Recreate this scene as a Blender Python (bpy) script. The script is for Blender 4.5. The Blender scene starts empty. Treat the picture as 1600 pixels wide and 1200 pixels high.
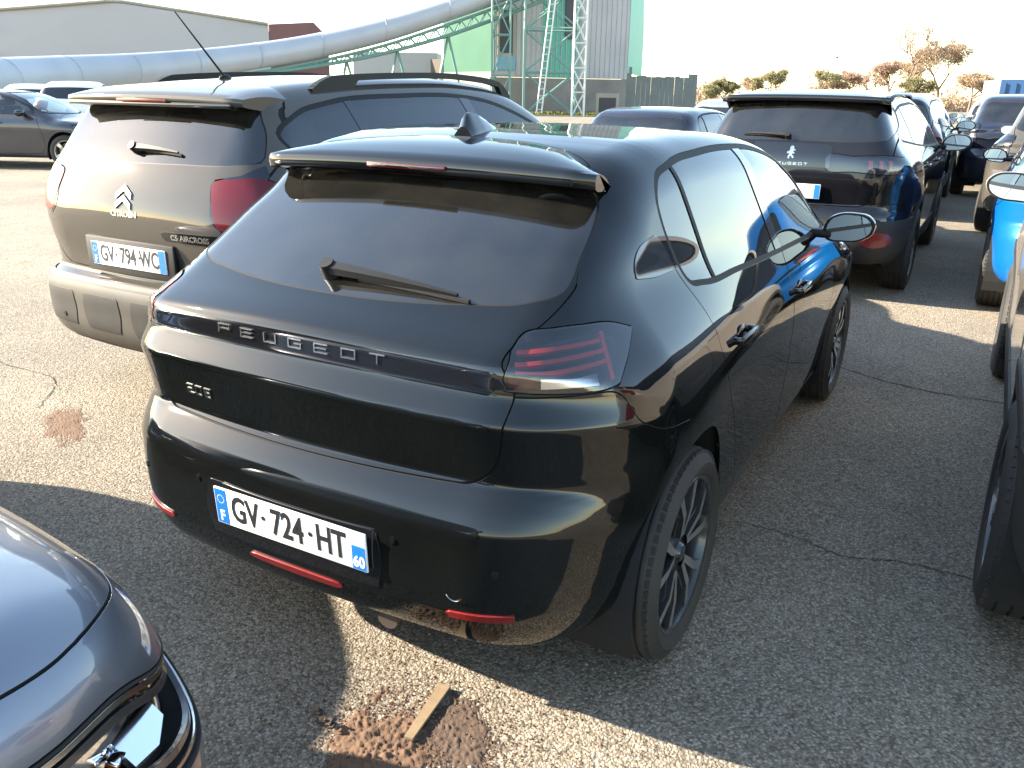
import bpy, bmesh, math, random
import numpy as np
from mathutils import Vector, Matrix, Euler
R=math.radians
sc=bpy.context.scene
C=sc.collection
# ---------------------------------------------------------------- camera, sky, sun, exposure
cam=bpy.data.objects.new('camera',bpy.data.cameras.new('camera'));C.objects.link(cam);sc.camera=cam
cam.data.sensor_width=36;cam.data.lens=36*1311.1/1600;cam.data.clip_end=3000;cam.data.clip_start=.05
YAW,PIT,ROL=.508,.3359,.0162
fw=Vector((math.cos(YAW)*math.cos(PIT),math.sin(YAW)*math.cos(PIT),-math.sin(PIT)))
rt=fw.cross(Vector((0,0,1))).normalized();up=rt.cross(fw)
r2=rt*math.cos(ROL)+up*math.sin(ROL);u2=up*math.cos(ROL)-rt*math.sin(ROL)
cam.matrix_world=Matrix(((r2.x,u2.x,-fw.x,-2.1066),(r2.y,u2.y,-fw.y,-1.4526),(r2.z,u2.z,-fw.z,1.5648),(0,0,0,1)))
SUNV=Vector((-.80,2.0,1.0)).normalized()      # towards the sun
EL=math.asin(SUNV.z);AZ=math.atan2(SUNV.x,SUNV.y)
w=bpy.data.worlds.new('World');sc.world=w;w.use_nodes=True
nt=w.node_tree;sky=nt.nodes.new('ShaderNodeTexSky');sky.sky_type='NISHITA';sky.sun_disc=False
sky.sun_elevation=EL;sky.sun_rotation=AZ;sky.air_density=1.0;sky.dust_density=.5;sky.ozone_density=1.6
bg=nt.nodes['Background'];bg.inputs[1].default_value=.14;tn=nt.nodes.new('ShaderNodeMix');tn.data_type='RGBA';tn.blend_type='MULTIPLY';tn.inputs[0].default_value=1;tn.inputs[7].default_value=(1.09,1.0,.87,1);nt.links.new(sky.outputs[0],tn.inputs[6]);nt.links.new(tn.outputs[2],bg.inputs[0])
sun=bpy.data.objects.new('sun',bpy.data.lights.new('sun','SUN'));C.objects.link(sun)
sun.data.energy=5.0;sun.data.angle=R(.55);sun.data.color=(1,.90,.74)
sun.rotation_euler=SUNV.to_track_quat('Z','Y').to_euler()
sc.view_settings.view_transform='Standard';sc.view_settings.look='None';sc.view_settings.gamma=1
sc.view_settings.use_curve_mapping=False;sc.view_settings.exposure=2.4
sc.cycles.max_bounces=10;sc.cycles.transparent_max_bounces=16;sc.cycles.glossy_bounces=5;sc.cycles.diffuse_bounces=4
sc.cycles.caustics_reflective=False;sc.cycles.caustics_refractive=False;sc.cycles.sample_clamp_indirect=6
# ---------------------------------------------------------------- materials
def newmat(n):
    m=bpy.data.materials.new(n);m.use_nodes=True;t=m.node_tree;return m,t,t.nodes['Principled BSDF']
def P(n,col,rough=.5,metal=0,coat=0,crough=.03,spec=.5,bump=0,bscale=200,var=0,vscale=3,dust=0,back=False,flake=0,emit=0):
    m,t,b=newmat(n);N,L=t.nodes,t.links
    b.inputs['Base Color'].default_value=(*col,1);b.inputs['Roughness'].default_value=rough;b.inputs['Metallic'].default_value=metal
    b.inputs['Coat Weight'].default_value=coat;b.inputs['Coat Roughness'].default_value=crough;b.inputs['Specular IOR Level'].default_value=spec
    src=None
    tc=N.new('ShaderNodeTexCoord')
    if var or dust:
        nz=N.new('ShaderNodeTexNoise');nz.inputs['Scale'].default_value=vscale;nz.inputs['Detail'].default_value=8;L.new(tc.outputs['Object'],nz.inputs['Vector'])
        mx=N.new('ShaderNodeMix');mx.data_type='RGBA'
        rp=N.new('ShaderNodeMapRange');rp.inputs[1].default_value=.35;rp.inputs[2].default_value=.75;rp.inputs[4].default_value=max(var,dust);L.new(nz.outputs[0],rp.inputs[0])
        mx.inputs[6].default_value=(*col,1)
        mx.inputs[7].default_value=(.30,.26,.20,1) if dust else tuple(min(1,c*.45) for c in col)+(1,)
        L.new(rp.outputs[0],mx.inputs[0]);L.new(mx.outputs[2],b.inputs['Base Color']);src=rp
        if dust:
            rr=N.new('ShaderNodeMapRange');rr.inputs[1].default_value=.3;rr.inputs[2].default_value=.8;rr.inputs[3].default_value=crough;rr.inputs[4].default_value=crough+.05;L.new(nz.outputs[0],rr.inputs[0]);L.new(rr.outputs[0],b.inputs['Coat Roughness'])
    if bump:
        nb=N.new('ShaderNodeTexNoise');nb.inputs['Scale'].default_value=bscale;nb.inputs['Detail'].default_value=4;L.new(tc.outputs['Object'],nb.inputs['Vector'])
        bp=N.new('ShaderNodeBump');bp.inputs['Strength'].default_value=bump;bp.inputs['Distance'].default_value=.002;L.new(nb.outputs[0],bp.inputs['Height']);L.new(bp.outputs[0],b.inputs['Normal'])
    if emit:b.inputs['Emission Color'].default_value=(*col,1);b.inputs['Emission Strength'].default_value=emit
    if back:
        g=N.new('ShaderNodeNewGeometry');d=N.new('ShaderNodeBsdfDiffuse');d.inputs[0].default_value=(.02,.02,.021,1);ms=N.new('ShaderNodeMixShader')
        L.new(g.outputs['Backfacing'],ms.inputs[0]);L.new(b.outputs[0],ms.inputs[1]);L.new(d.outputs[0],ms.inputs[2]);L.new(ms.outputs[0],t.nodes['Material Output'].inputs[0])
    return m
def paint(n,col,metal=.0,dust=.03,rough=.35,crough=.02,spec=None):
    return P(n,col,rough=rough,metal=metal,coat=1,crough=crough,dust=dust,vscale=2.2,back=True,spec=(.5 if metal else .12) if spec is None else spec)
def glass(n,tint,rough=.0,dirt=.02,f0=.06):
    m,t,b=newmat(n);N,L=t.nodes,t.links;N.remove(b)
    tr=N.new('ShaderNodeBsdfTransparent');tr.inputs[0].default_value=(*tint,1)
    gl=N.new('ShaderNodeBsdfGlossy');gl.inputs[0].default_value=(1,1,1,1);gl.inputs['Roughness'].default_value=rough
    fr=N.new('ShaderNodeFresnel');fr.inputs[0].default_value=1.52
    ml=N.new('ShaderNodeMath');ml.operation='MULTIPLY_ADD';ml.inputs[1].default_value=1.0;ml.inputs[2].default_value=f0-.04;L.new(fr.outputs[0],ml.inputs[0])
    mx=N.new('ShaderNodeMixShader');L.new(ml.outputs[0],mx.inputs[0]);L.new(tr.outputs[0],mx.inputs[1]);L.new(gl.outputs[0],mx.inputs[2])
    df=N.new('ShaderNodeBsdfDiffuse');df.inputs[0].default_value=(.45,.42,.36,1)
    tc=N.new('ShaderNodeTexCoord');nz=N.new('ShaderNodeTexNoise');nz.inputs['Scale'].default_value=5;nz.inputs['Detail'].default_value=9;L.new(tc.outputs['Object'],nz.inputs['Vector'])
    rp=N.new('ShaderNodeMapRange');rp.inputs[1].default_value=.3;rp.inputs[2].default_value=.8;rp.inputs[3].default_value=dirt*.4;rp.inputs[4].default_value=dirt*1.6;L.new(nz.outputs[0],rp.inputs[0])
    m2=N.new('ShaderNodeMixShader');L.new(rp.outputs[0],m2.inputs[0]);L.new(mx.outputs[0],m2.inputs[1]);L.new(df.outputs[0],m2.inputs[2])
    L.new(m2.outputs[0],t.nodes['Material Output'].inputs[0]);return m
M={}
M['black']=paint('black_paint',(.0026,.0034,.0036),dust=.012,crough=.008,spec=0)
M['black2']=paint('black_paint_dusty',(.004,.004,.006),dust=.018,crough=.02,spec=0)
M['navy']=paint('dark_blue_black_paint',(.008,.010,.020),dust=.04)
M['grey']=paint('warm_grey_paint',(.055,.049,.041),rough=.5,dust=.03,spec=0)
M['beige']=paint('sand_grey_paint',(.25,.22,.19),metal=.1,rough=.5,dust=.06,spec=.2)
M['steel']=paint('steel_blue_grey_paint',(.15,.165,.20),metal=.75,rough=.38,dust=.03)
M['blue']=paint('bright_blue_paint',(.0,.10,.33),metal=.3,rough=.35,dust=.03)
M['white']=paint('white_paint',(.75,.74,.70),dust=.04)
M['silver']=paint('silver_paint',(.42,.42,.40),metal=.8,rough=.4,dust=.04)
M['darkgrey']=paint('dark_grey_paint',(.035,.035,.045),metal=.5,dust=.05)
M['gloss']=P('gloss_black_trim',(.006,.006,.007),rough=.08,coat=.6)
M['plastic']=P('black_plastic',(.009,.009,.009),rough=.5,spec=.22,bump=.3,bscale=400,var=.4,vscale=12)
M['cladding']=P('grey_plastic_cladding',(.022,.021,.020),rough=.6,spec=.25,bump=.4,bscale=500,dust=.06)
M['claylight']=P('silver_plastic_insert',(.06,.056,.05),rough=.5,spec=.2,dust=.12)
M['rubber']=P('rubber_seal',(.008,.008,.008),rough=.6,spec=.25)
M['seam']=P('panel_gap_shadow',(.003,.003,.003),rough=.9)  # near-black sheet let into the panel gaps; their shadow is put into its colour
M['glassd']=glass('privacy_glass',(.10,.11,.12),dirt=.008,f0=.075)
M['glassr']=glass('rear_window_glass',(.10,.11,.12),dirt=.018,f0=.08)
M['glassc']=glass('clear_green_glass',(.62,.70,.68),dirt=.008)
M['lens']=glass('smoked_lamp_lens',(.80,.80,.82),dirt=.004,f0=.08)
M['lensc']=glass('clear_lamp_lens',(.9,.92,.94),dirt=.01,f0=.06)
M['redlens']=P('red_lamp_lens',(.10,.003,.005),rough=.2,coat=.6,spec=.2)
M['redin']=P('red_lamp_strip',(.55,.03,.02),rough=.25,coat=.5)
M['lamphouse']=P('lamp_housing',(.02,.02,.024),rough=.18,metal=.4)
M['chrome']=P('chrome',(.80,.80,.82),rough=.06,metal=1)
M['facet']=P('frosted_reflector',(.92,.95,1.0),rough=.14,metal=1)
M['satin']=P('satin_chrome',(.62,.61,.58),rough=.22,metal=1)
M['alloyc']=P('diamond_cut_alloy',(.85,.85,.86),rough=.28,metal=1)
M['alloyd']=P('dark_alloy',(.02,.02,.022),rough=.25,coat=.5,dust=.04)
M['alloys']=P('silver_alloy',(.45,.45,.45),rough=.3,metal=.9,dust=.08)
M['tyre']=P('tyre_rubber',(.017,.016,.015),rough=.75,bump=.5,bscale=90,dust=.07)
M['disc']=P('brake_disc',(.25,.2,.17),rough=.45,metal=.8)
M['inner']=P('wheel_well_lining',(.008,.008,.008),rough=.9)
M['cabin']=P('cabin_plastic',(.018,.018,.019),rough=.6)
M['seat']=P('seat_fabric',(.03,.03,.033),rough=.9,bump=.4,bscale=600,var=.3,vscale=8)
M['platew']=P('plate_white',(.82,.82,.80),rough=.35,coat=.3,dust=.05)
M['plateb']=P('plate_blue',(.01,.13,.50),rough=.35,coat=.3)
M['ink']=P('plate_ink',(.012,.012,.014),rough=.5)
M['inkw']=P('plate_white_ink',(.85,.85,.85),rough=.4)
M['inky']=P('plate_grey_ink',(.35,.42,.52),rough=.4)
M['mirror']=P('mirror_glass',(.42,.44,.45),rough=.015,metal=1)
M['reflect']=P('red_reflector',(.17,.008,.007),rough=.3,coat=.7,var=.5,vscale=60)
M['amber']=P('amber_lens',(.55,.16,.02),rough=.2,coat=1)
# ---------------------------------------------------------------- object helpers
def tag(o,label=None,cat=None,group=None,kind=None):
    if label:o['label']=label
    if cat:o['category']=cat
    if group:o['group']=group
    if kind:o['kind']=kind
    return o
def empty(n,loc=(0,0,0),rz=0,label=None,cat=None,group=None):
    o=bpy.data.objects.new(n,None);o.empty_display_size=.2;C.objects.link(o);o.location=loc;o.rotation_euler=(0,0,rz);return tag(o,label,cat,group)
def link(n,me,mat=None,parent=None,loc=None):
    o=bpy.data.objects.new(n,me);C.objects.link(o)
    if mat and not me.materials:me.materials.append(M[mat] if isinstance(mat,str) else mat)
    if parent:o.parent=parent
    if loc is not None:o.location=loc
    return o
def tri_mesh(n,V,T,LN=None,mi=None):
    me=bpy.data.meshes.new(n);k=len(T)
    me.vertices.add(len(V));me.vertices.foreach_set('co',np.asarray(V,np.float32).ravel())
    me.loops.add(3*k);me.loops.foreach_set('vertex_index',np.asarray(T,np.int32).ravel())
    me.polygons.add(k);me.polygons.foreach_set('loop_start',np.arange(0,3*k,3,dtype=np.int32))
    if mi is not None:me.polygons.foreach_set('material_index',np.asarray(mi,np.int32))
    me.update(calc_edges=True);me.polygons.foreach_set('use_smooth',[True]*k)
    if LN is not None:me.normals_split_custom_set(np.asarray(LN,float).tolist())
    return me
def pymesh(n,V,F,smooth=False):
    me=bpy.data.meshes.new(n);me.from_pydata([tuple(v) for v in V],[],[tuple(f) for f in F]);me.update()
    if smooth:me.polygons.foreach_set('use_smooth',[True]*len(me.polygons))
    return me
class B:
    """collects simple shapes in one bmesh"""
    def __init__(s):s.b=bmesh.new()
    def box(s,c,d,rot=None,bev=0,seg=2):
        r=bmesh.ops.create_cube(s.b,size=1);v=r['verts']
        for q in v:q.co=Vector((q.co.x*d[0],q.co.y*d[1],q.co.z*d[2]))
        if bev:
            es=list({e for q in v for e in q.link_edges});v=None
            rr=bmesh.ops.bevel(s.b,geom=es,offset=bev,segments=seg,profile=.5,affect='EDGES');v=list({q for f in rr['faces'] for q in f.verts})
        m=(Euler(rot).to_matrix() if rot else Matrix.Identity(3))
        for q in v:q.co=m@q.co+Vector(c)
        return s
    def bar(s,a,b,r,r2=None,n=8):
        a,b=Vector(a),Vector(b);d=b-a;L=d.length
        if L<1e-6:return s
        m=d.to_track_quat('Z','Y').to_matrix().to_4x4();m.translation=(a+b)/2
        bmesh.ops.create_cone(s.b,cap_ends=True,segments=n,radius1=r,radius2=r if r2 is None else r2,depth=L,matrix=m);return s
    def lathe(s,prof,n=48,axis='y',c=(0,0,0),close=False):
        """prof: (radius, offset along the axis)"""
        rings=[]
        for r,h in prof:
            ring=[]
            for k in range(n):
                t=2*math.pi*k/n;x,z=r*math.cos(t),r*math.sin(t)
                p={'y':(x,h,z),'z':(x,z,h),'x':(h,x,z)}[axis];ring.append(s.b.verts.new((p[0]+c[0],p[1]+c[1],p[2]+c[2])))
            rings.append(ring)
        for a,b2 in zip(rings[:-1],rings[1:]):
            for k in range(n):s.b.faces.new((a[k],a[(k+1)%n],b2[(k+1)%n],b2[k]))
        return s
    def sphere(s,c,r,sc3=(1,1,1),n=16):
        m=Matrix.Translation(c)@Matrix.Diagonal((r*sc3[0],r*sc3[1],r*sc3[2],1))
        bmesh.ops.create_uvsphere(s.b,u_segments=n,v_segments=n//2,radius=1,matrix=m);return s
    def poly(s,pts):s.b.faces.new([s.b.verts.new(p) for p in pts]);return s
    def prism(s,pts,d):
        """pts: 3-D polygon, d: thickness vector"""
        a=[s.b.verts.new(p) for p in pts];e=[s.b.verts.new(Vector(p)+Vector(d)) for p in pts];n=len(a)
        s.b.faces.new(a[::-1]);s.b.faces.new(e)
        for k in range(n):s.b.faces.new((a[k],a[(k+1)%n],e[(k+1)%n],e[k]))
        return s
    def mesh(s,n,smooth=True,angle=35):
        bmesh.ops.recalc_face_normals(s.b,faces=s.b.faces)
        me=bpy.data.meshes.new(n);s.b.to_mesh(me);s.b.free()
        if smooth:
            me.polygons.foreach_set('use_smooth',[True]*len(me.polygons))
            me.set_sharp_from_angle(angle=R(angle))
        return me
    def obj(s,n,mat,parent=None,smooth=True,angle=35):return link(n,s.mesh(n,smooth,angle),mat,parent)
# ---------------------------------------------------------------- smooth body surfaces
def ctab(pts,step=.004,sm=3,lo=None,hi=None):
    """smooth 1-D table from control points (monotone x)"""
    p=np.array(pts,float);lo=p[0,0] if lo is None else lo;hi=p[-1,0] if hi is None else hi
    xs=np.arange(lo,hi+step,step);x,y=p[:,0],p[:,1]
    h=np.diff(x);d=np.diff(y)/h;m=np.zeros(len(x));m[0]=d[0];m[-1]=d[-1]
    for i in range(1,len(x)-1):
        m[i]=0 if d[i-1]*d[i]<=0 else 3*(h[i-1]+h[i])/((2*h[i]+h[i-1])/d[i-1]+(h[i]+2*h[i-1])/d[i])
    xc=np.clip(xs,x[0],x[-1]);k=np.clip(np.searchsorted(x,xc)-1,0,len(x)-2);t=(xc-x[k])/h[k]
    v=(2*t**3-3*t**2+1)*y[k]+(t**3-2*t**2+t)*h[k]*m[k]+(-2*t**3+3*t**2)*y[k+1]+(t**3-t**2)*h[k]*m[k+1]
    g=np.exp(-.5*(np.arange(-3*sm,3*sm+1)/sm)**2);g/=g.sum()
    v=np.convolve(np.pad(v,3*sm,mode='edge'),g,'valid')
    return lambda q:np.interp(q,xs,v)
def catmull(pts,n=8,closed=True):
    """pts: (x,y) or (x,y,'s') for a sharp corner"""
    P=np.array([[p[0],p[1]] for p in pts],float);S=[len(p)>2 for p in pts];N=len(P);out=[]
    for i in range(N if closed else N-1):
        a,b=P[i],P[(i+1)%N];p0=P[(i-1)%N] if (closed or i>0) else a;p3=P[(i+2)%N] if (closed or i+2<N) else b
        L=np.linalg.norm(b-a)
        def tan(u,v,w):
            l1=np.linalg.norm(v-u)+1e-9;l2=np.linalg.norm(w-v)+1e-9
            return ((v-u)/l1*l2+(w-v)/l2*l1)/(l1+l2)*L
        m0=(b-a) if S[i] else tan(p0,a,b);m1=(b-a) if S[(i+1)%N] else tan(a,b,p3)
        t=np.arange(n)[:,None]/n
        out.append((2*t**3-3*t**2+1)*a+(t**3-2*t**2+t)*m0+(-2*t**3+3*t**2)*b+(t**3-t**2)*m1)
    out=np.vstack(out)
    return out if closed else np.vstack([out,P[-1:]])
def pdist(q,poly,closed=True,signed=True):
    A=poly;B=np.roll(poly,-1,0)
    if not closed:A,B=A[:-1],B[:-1]
    d2=np.full(len(q),1e9);ins=np.zeros(len(q),bool);x,y=q[:,0],q[:,1]
    for (ax,ay),(bx,by) in zip(A,B):
        ex,ey=bx-ax,by-ay;L=ex*ex+ey*ey+1e-15
        t=np.clip(((x-ax)*ex+(y-ay)*ey)/L,0,1);dx=x-ax-t*ex;dy=y-ay-t*ey
        np.minimum(d2,dx*dx+dy*dy,out=d2)
        if signed and ay!=by:
            c=((ay<=y)&(by>y))|((by<=y)&(ay>y));ins^=c&(x<ax+(y-ay)/(by-ay)*ex)
    d=np.sqrt(d2)
    return np.where(ins,-d,d) if signed else d
class Grid:
    def __init__(s,poly,x0,x1,z0,z1,h=.011):
        s.x0,s.z0,s.h=x0,z0,h
        xs=np.arange(x0,x1,h);zs=np.arange(z0,z1,h);X,Z=np.meshgrid(xs,zs,indexing='ij')
        s.G=pdist(np.stack([X.ravel(),Z.ravel()],1),poly).reshape(X.shape)
    def __call__(s,x,z):
        n,m=s.G.shape
        u=np.clip((x-s.x0)/s.h,1.001,n-3.001);v=np.clip((z-s.z0)/s.h,1.001,m-3.001)
        i=u.astype(int);j=v.astype(int);a=u-i;b=v-j
        def w(t):return ((1-t)**3/6,(3*t**3-6*t*t+4)/6,(-3*t**3+3*t*t+3*t+1)/6,t**3/6)
        wa,wb=w(a),w(b);r=0
        for p in range(4):
            q=0
            for k in range(4):q=q+wb[k]*s.G[i+p-1,j+k-1]
            r=r+wa[p]*q
        return r
def sstep(x,a,b):
    t=np.clip((x-a)/(b-a),0,1);return t*t*t*(t*(6*t-15)+10)
class Body:
    def __init__(s,S):
        s.S=S;poly=catmull(S['prof'],6);s.poly=poly
        s.x0,s.x1=poly[:,0].min(),poly[:,0].max()
        s.g=Grid(poly,s.x0-.5,s.x1+.5,-.3,2.3)
        s.sec=ctab(S['sec'],lo=-.3,hi=2.4);s.plan=ctab(S['plan'],sm=8,lo=s.x0-1,hi=s.x1+1)
        s.plang=ctab(S.get('plang',S['plan']),sm=8,lo=s.x0-1,hi=s.x1+1)
        s.wb=S['wb']
        s.belt=S.get('belt',1.0)
    def F(s,P):
        x,y,z=P[:,0],P[:,1],P[:,2];a=np.abs(y);S=s.S
        ra,rb=S.get('dr',(.10,.9));fa,fb=S.get('df',(.22,.9));rc=S.get('rc',.5)
        c=np.maximum(a-rc,0)
        X=x-(ra*a*a+rb*c*c)*(1-sstep(x,0,1.2))+(fa*a*a+fb*c*c)*sstep(x,s.wb-1.2,s.wb+.2)
        Z=z+S.get('crown',.09)*a*a*sstep(z,.6,1.2)
        d1=s.g(X,Z)
        t=sstep(z,s.belt-.12,s.belt+.15)
        w=s.sec(z)*(s.plan(x)*(1-t)+s.plang(x)*t)
        fl=S.get('flare',.018)
        for xc in (0,s.wb):w=w+fl*np.exp(-((x-xc)/.36)**2-((z-S.get('fz',.70))/.15)**2)
        d2=a-w
        k=S.get('k',.12)+S.get('kr',.16)*(1-sstep(x,-.35,.1))*(1-sstep(z,.85,1.15))+S.get('kf',.2)*sstep(x,s.wb+.1,s.wb+.5)
        h=np.maximum(k-np.abs(d1-d2),0)/k
        return np.maximum(d1,d2)+h*h*k*.25
    def N(s,P,e=.003):
        g=np.stack([s.F(P+np.eye(3)[i]*e)-s.F(P-np.eye(3)[i]*e) for i in range(3)],1)
        return g/(np.linalg.norm(g,axis=1,keepdims=True)+1e-12)
    def hit(s,O,D,t0,t1,it=18,march=0):
        lo=np.full(len(O),t0,float);hi=np.full(len(O),t1,float)
        if march: # outside->inside
            ts=np.linspace(t0,t1,march);f0=np.ones(len(O),bool);lo[:]=t0;hi[:]=np.nan
            for a,b in zip(ts[:-1],ts[1:]):
                f=s.F(O+D*b)<0;n=f&f0;lo[n]=a;hi[n]=b;f0&=~f
            hi=np.where(np.isnan(hi),lo,hi)
            for _ in range(it):
                m=(lo+hi)/2;ins=s.F(O+D*m[:,None])<0;hi=np.where(ins,m,hi);lo=np.where(ins,lo,m)
            return O+D*hi[:,None]
        for _ in range(it):
            m=(lo+hi)/2;ins=s.F(O+D*m[:,None])<0;lo=np.where(ins,m,lo);hi=np.where(ins,hi,m)
        return O+D*((lo+hi)/2)[:,None]
    def mesh(s,res=.012):
        S=s.S;xa,xb,zc=S.get('spine',(.35,s.wb-.2,.62))
        side=np.arange(xa,xb,res);nf=max(12,int(3.1*.95/res))
        ang=np.linspace(-np.pi/2,np.pi/2,nf)
        ox=[];dx=[];dy=[]
        for x in side:ox.append(x);dx.append(0);dy.append(-1)     # right side going forward
        for t in ang:ox.append(xb);dx.append(np.cos(t));dy.append(np.sin(t))
        for x in side[::-1][:-1]:ox.append(x);dx.append(0);dy.append(1)
        for t in ang[:-1]:ox.append(xa);dx.append(-np.cos(t));dy.append(-np.sin(t))
        ox,dx,dy=map(np.array,(ox,dx,dy));nu=len(ox)
        e0=-.55;nv=int(2.25/res)
        el=np.linspace(e0,np.pi/2,nv)
        E,U=np.meshgrid(el,np.arange(nu),indexing='ij');E=E.ravel();U=U.ravel()
        D=np.stack([dx[U]*np.cos(E),dy[U]*np.cos(E),np.sin(E)],1);O=np.stack([ox[U],0*E,0*E+zc],1)
        V=s.hit(O,D,0.,3.2)
        Nn=s.N(V)
        i=np.arange(nv-1)[:,None]*nu;j=np.arange(nu)[None,:];j2=(j+1)%nu
        a,b,c,d=(i+j).ravel(),(i+j2).ravel(),(i+nu+j2).ravel(),(i+nu+j).ravel()
        T=np.vstack([np.stack([a,b,c],1),np.stack([a,c,d],1)])
        # drop degenerate
        A=np.linalg.norm(np.cross(V[T[:,1]]-V[T[:,0]],V[T[:,2]]-V[T[:,0]]),axis=1);T=T[A>1e-9]
        return V,Nn,T
# ---------------------------------------------------------------- cutting a surface into panels
def compact(V,Nn,T):
    u,inv=np.unique(T,return_inverse=True);return V[u],Nn[u],inv.reshape(-1,3)
def cut(m,f):
    """split a triangle mesh along f=0 -> (inside f<0, outside)"""
    V,Nn,T=m
    if len(T)==0:return m,m
    f=np.where(np.abs(f)<1e-7,1e-7,f);s=f<0;k=s[T].sum(1)
    Tin,Tout,mix=T[k==3],T[k==0],T[(k==1)|(k==2)]
    if len(mix)==0:return (compact(V,Nn,Tin) if len(Tin) else (V[:0],Nn[:0],Tin)),(compact(V,Nn,Tout) if len(Tout) else (V[:0],Nn[:0],Tout))
    sm=s[mix];one=np.where(sm.sum(1)==1,True,False)
    lone=np.where(one,sm.argmax(1),(~sm).argmax(1));r=np.arange(len(mix))
    a=mix[r,lone];b=mix[r,(lone+1)%3];c=mix[r,(lone+2)%3]
    E=np.vstack([np.stack([a,b],1),np.stack([a,c],1)]);Es=np.sort(E,1)
    ue,inv=np.unique(Es,axis=0,return_inverse=True);inv=inv.ravel()
    f0,f1=f[ue[:,0]],f[ue[:,1]];t=(f0/(f0-f1))[:,None]
    nV=V[ue[:,0]]*(1-t)+V[ue[:,1]]*t;nN=Nn[ue[:,0]]*(1-t)+Nn[ue[:,1]]*t;nN/=np.linalg.norm(nN,axis=1,keepdims=True)+1e-12
    ab=inv[:len(mix)]+len(V);ac=inv[len(mix):]+len(V)
    V2=np.vstack([V,nV]);N2=np.vstack([Nn,nN])
    tri=np.stack([a,ab,ac],1);q1=np.stack([ab,b,c],1);q2=np.stack([ab,c,ac],1)
    i=np.vstack([Tin,tri[one],q1[~one],q2[~one]]);o=np.vstack([Tout,tri[~one],q1[one],q2[one]])
    return compact(V2,N2,i),compact(V2,N2,o)
def join(*ms):
    ms=[m for m in ms if len(m[2])]
    if not ms:return (np.zeros((0,3)),)*2+(np.zeros((0,3),int),)
    k=0;V=[];Nn=[];T=[]
    for v,n,t in ms:V.append(v);Nn.append(n);T.append(t+k);k+=len(v)
    return np.vstack(V),np.vstack(Nn),np.vstack(T)
def weld(m):
    V,Nn,T=m;k=np.round(V*20000).astype(np.int64);_,idx,inv=np.unique(k,axis=0,return_index=True,return_inverse=True)
    T=inv.ravel()[T];T=T[(T[:,0]!=T[:,1])&(T[:,1]!=T[:,2])&(T[:,2]!=T[:,0])]
    return compact(V[idx],Nn[idx],T)
def panel(n,m,mat,parent,off=0.,th=.012,rnd=.0015,bend=None):
    """one sheet-metal panel: the surface piece with its edges turned inwards"""
    V,Nn,T=m
    if len(T)==0:return None
    V=V+Nn*off
    e=np.vstack([T[:,[0,1]],T[:,[1,2]],T[:,[2,0]]]);es=np.sort(e,1);_,ix,ct=np.unique(es,axis=0,return_index=True,return_counts=True)
    be=e[ix[ct==1]];LN=Nn[T].reshape(-1,3)
    if th and len(be):
        a,b=be[:,0],be[:,1];S=np.cross(V[b]-V[a],Nn[a]);S/=np.linalg.norm(S,axis=1,keepdims=True)+1e-12
        acc=np.zeros_like(V);np.add.at(acc,a,S);np.add.at(acc,b,S);acc/=np.linalg.norm(acc,axis=1,keepdims=True)+1e-12
        uv,inv=np.unique(be,return_inverse=True);inv=inv.reshape(-1,2);n0=len(V);k=len(uv)
        V1=V[uv]-Nn[uv]*rnd+acc[uv]*rnd*.6;V2=V[uv]-Nn[uv]*th+acc[uv]*rnd*.6
        V=np.vstack([V,V1,V2]);i1=inv+n0;i2=inv+n0+k;NA=np.vstack([Nn,acc[uv],acc[uv]])
        Q=np.vstack([np.stack([a,i1[:,0],i1[:,1]],1),np.stack([a,i1[:,1],b],1),np.stack([i1[:,0],i2[:,0],i2[:,1]],1),np.stack([i1[:,0],i2[:,1],i1[:,1]],1)])
        T=np.vstack([T,Q]);LN=np.vstack([LN,NA[Q].reshape(-1,3)])
    if bend is not None:V=bend(V)
    me=tri_mesh(n,V,T,LN);return link(n,me,mat,parent)
def seg(P2,a,b):
    a=np.array(a,float);b=np.array(b,float);d=b-a;t=np.clip(((P2-a)@d)/(d@d),0,1);return np.linalg.norm(P2-a-t[:,None]*d,axis=1)
def side_line(P2,a,b):
    a=np.array(a,float);b=np.array(b,float);d=b-a;n=np.array([d[1],-d[0]])/np.linalg.norm(d);return (P2-a)@n
XZ=[0,2];YZ=[1,2]
def spoly(pts,n=6):return catmull(pts,n)
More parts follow.
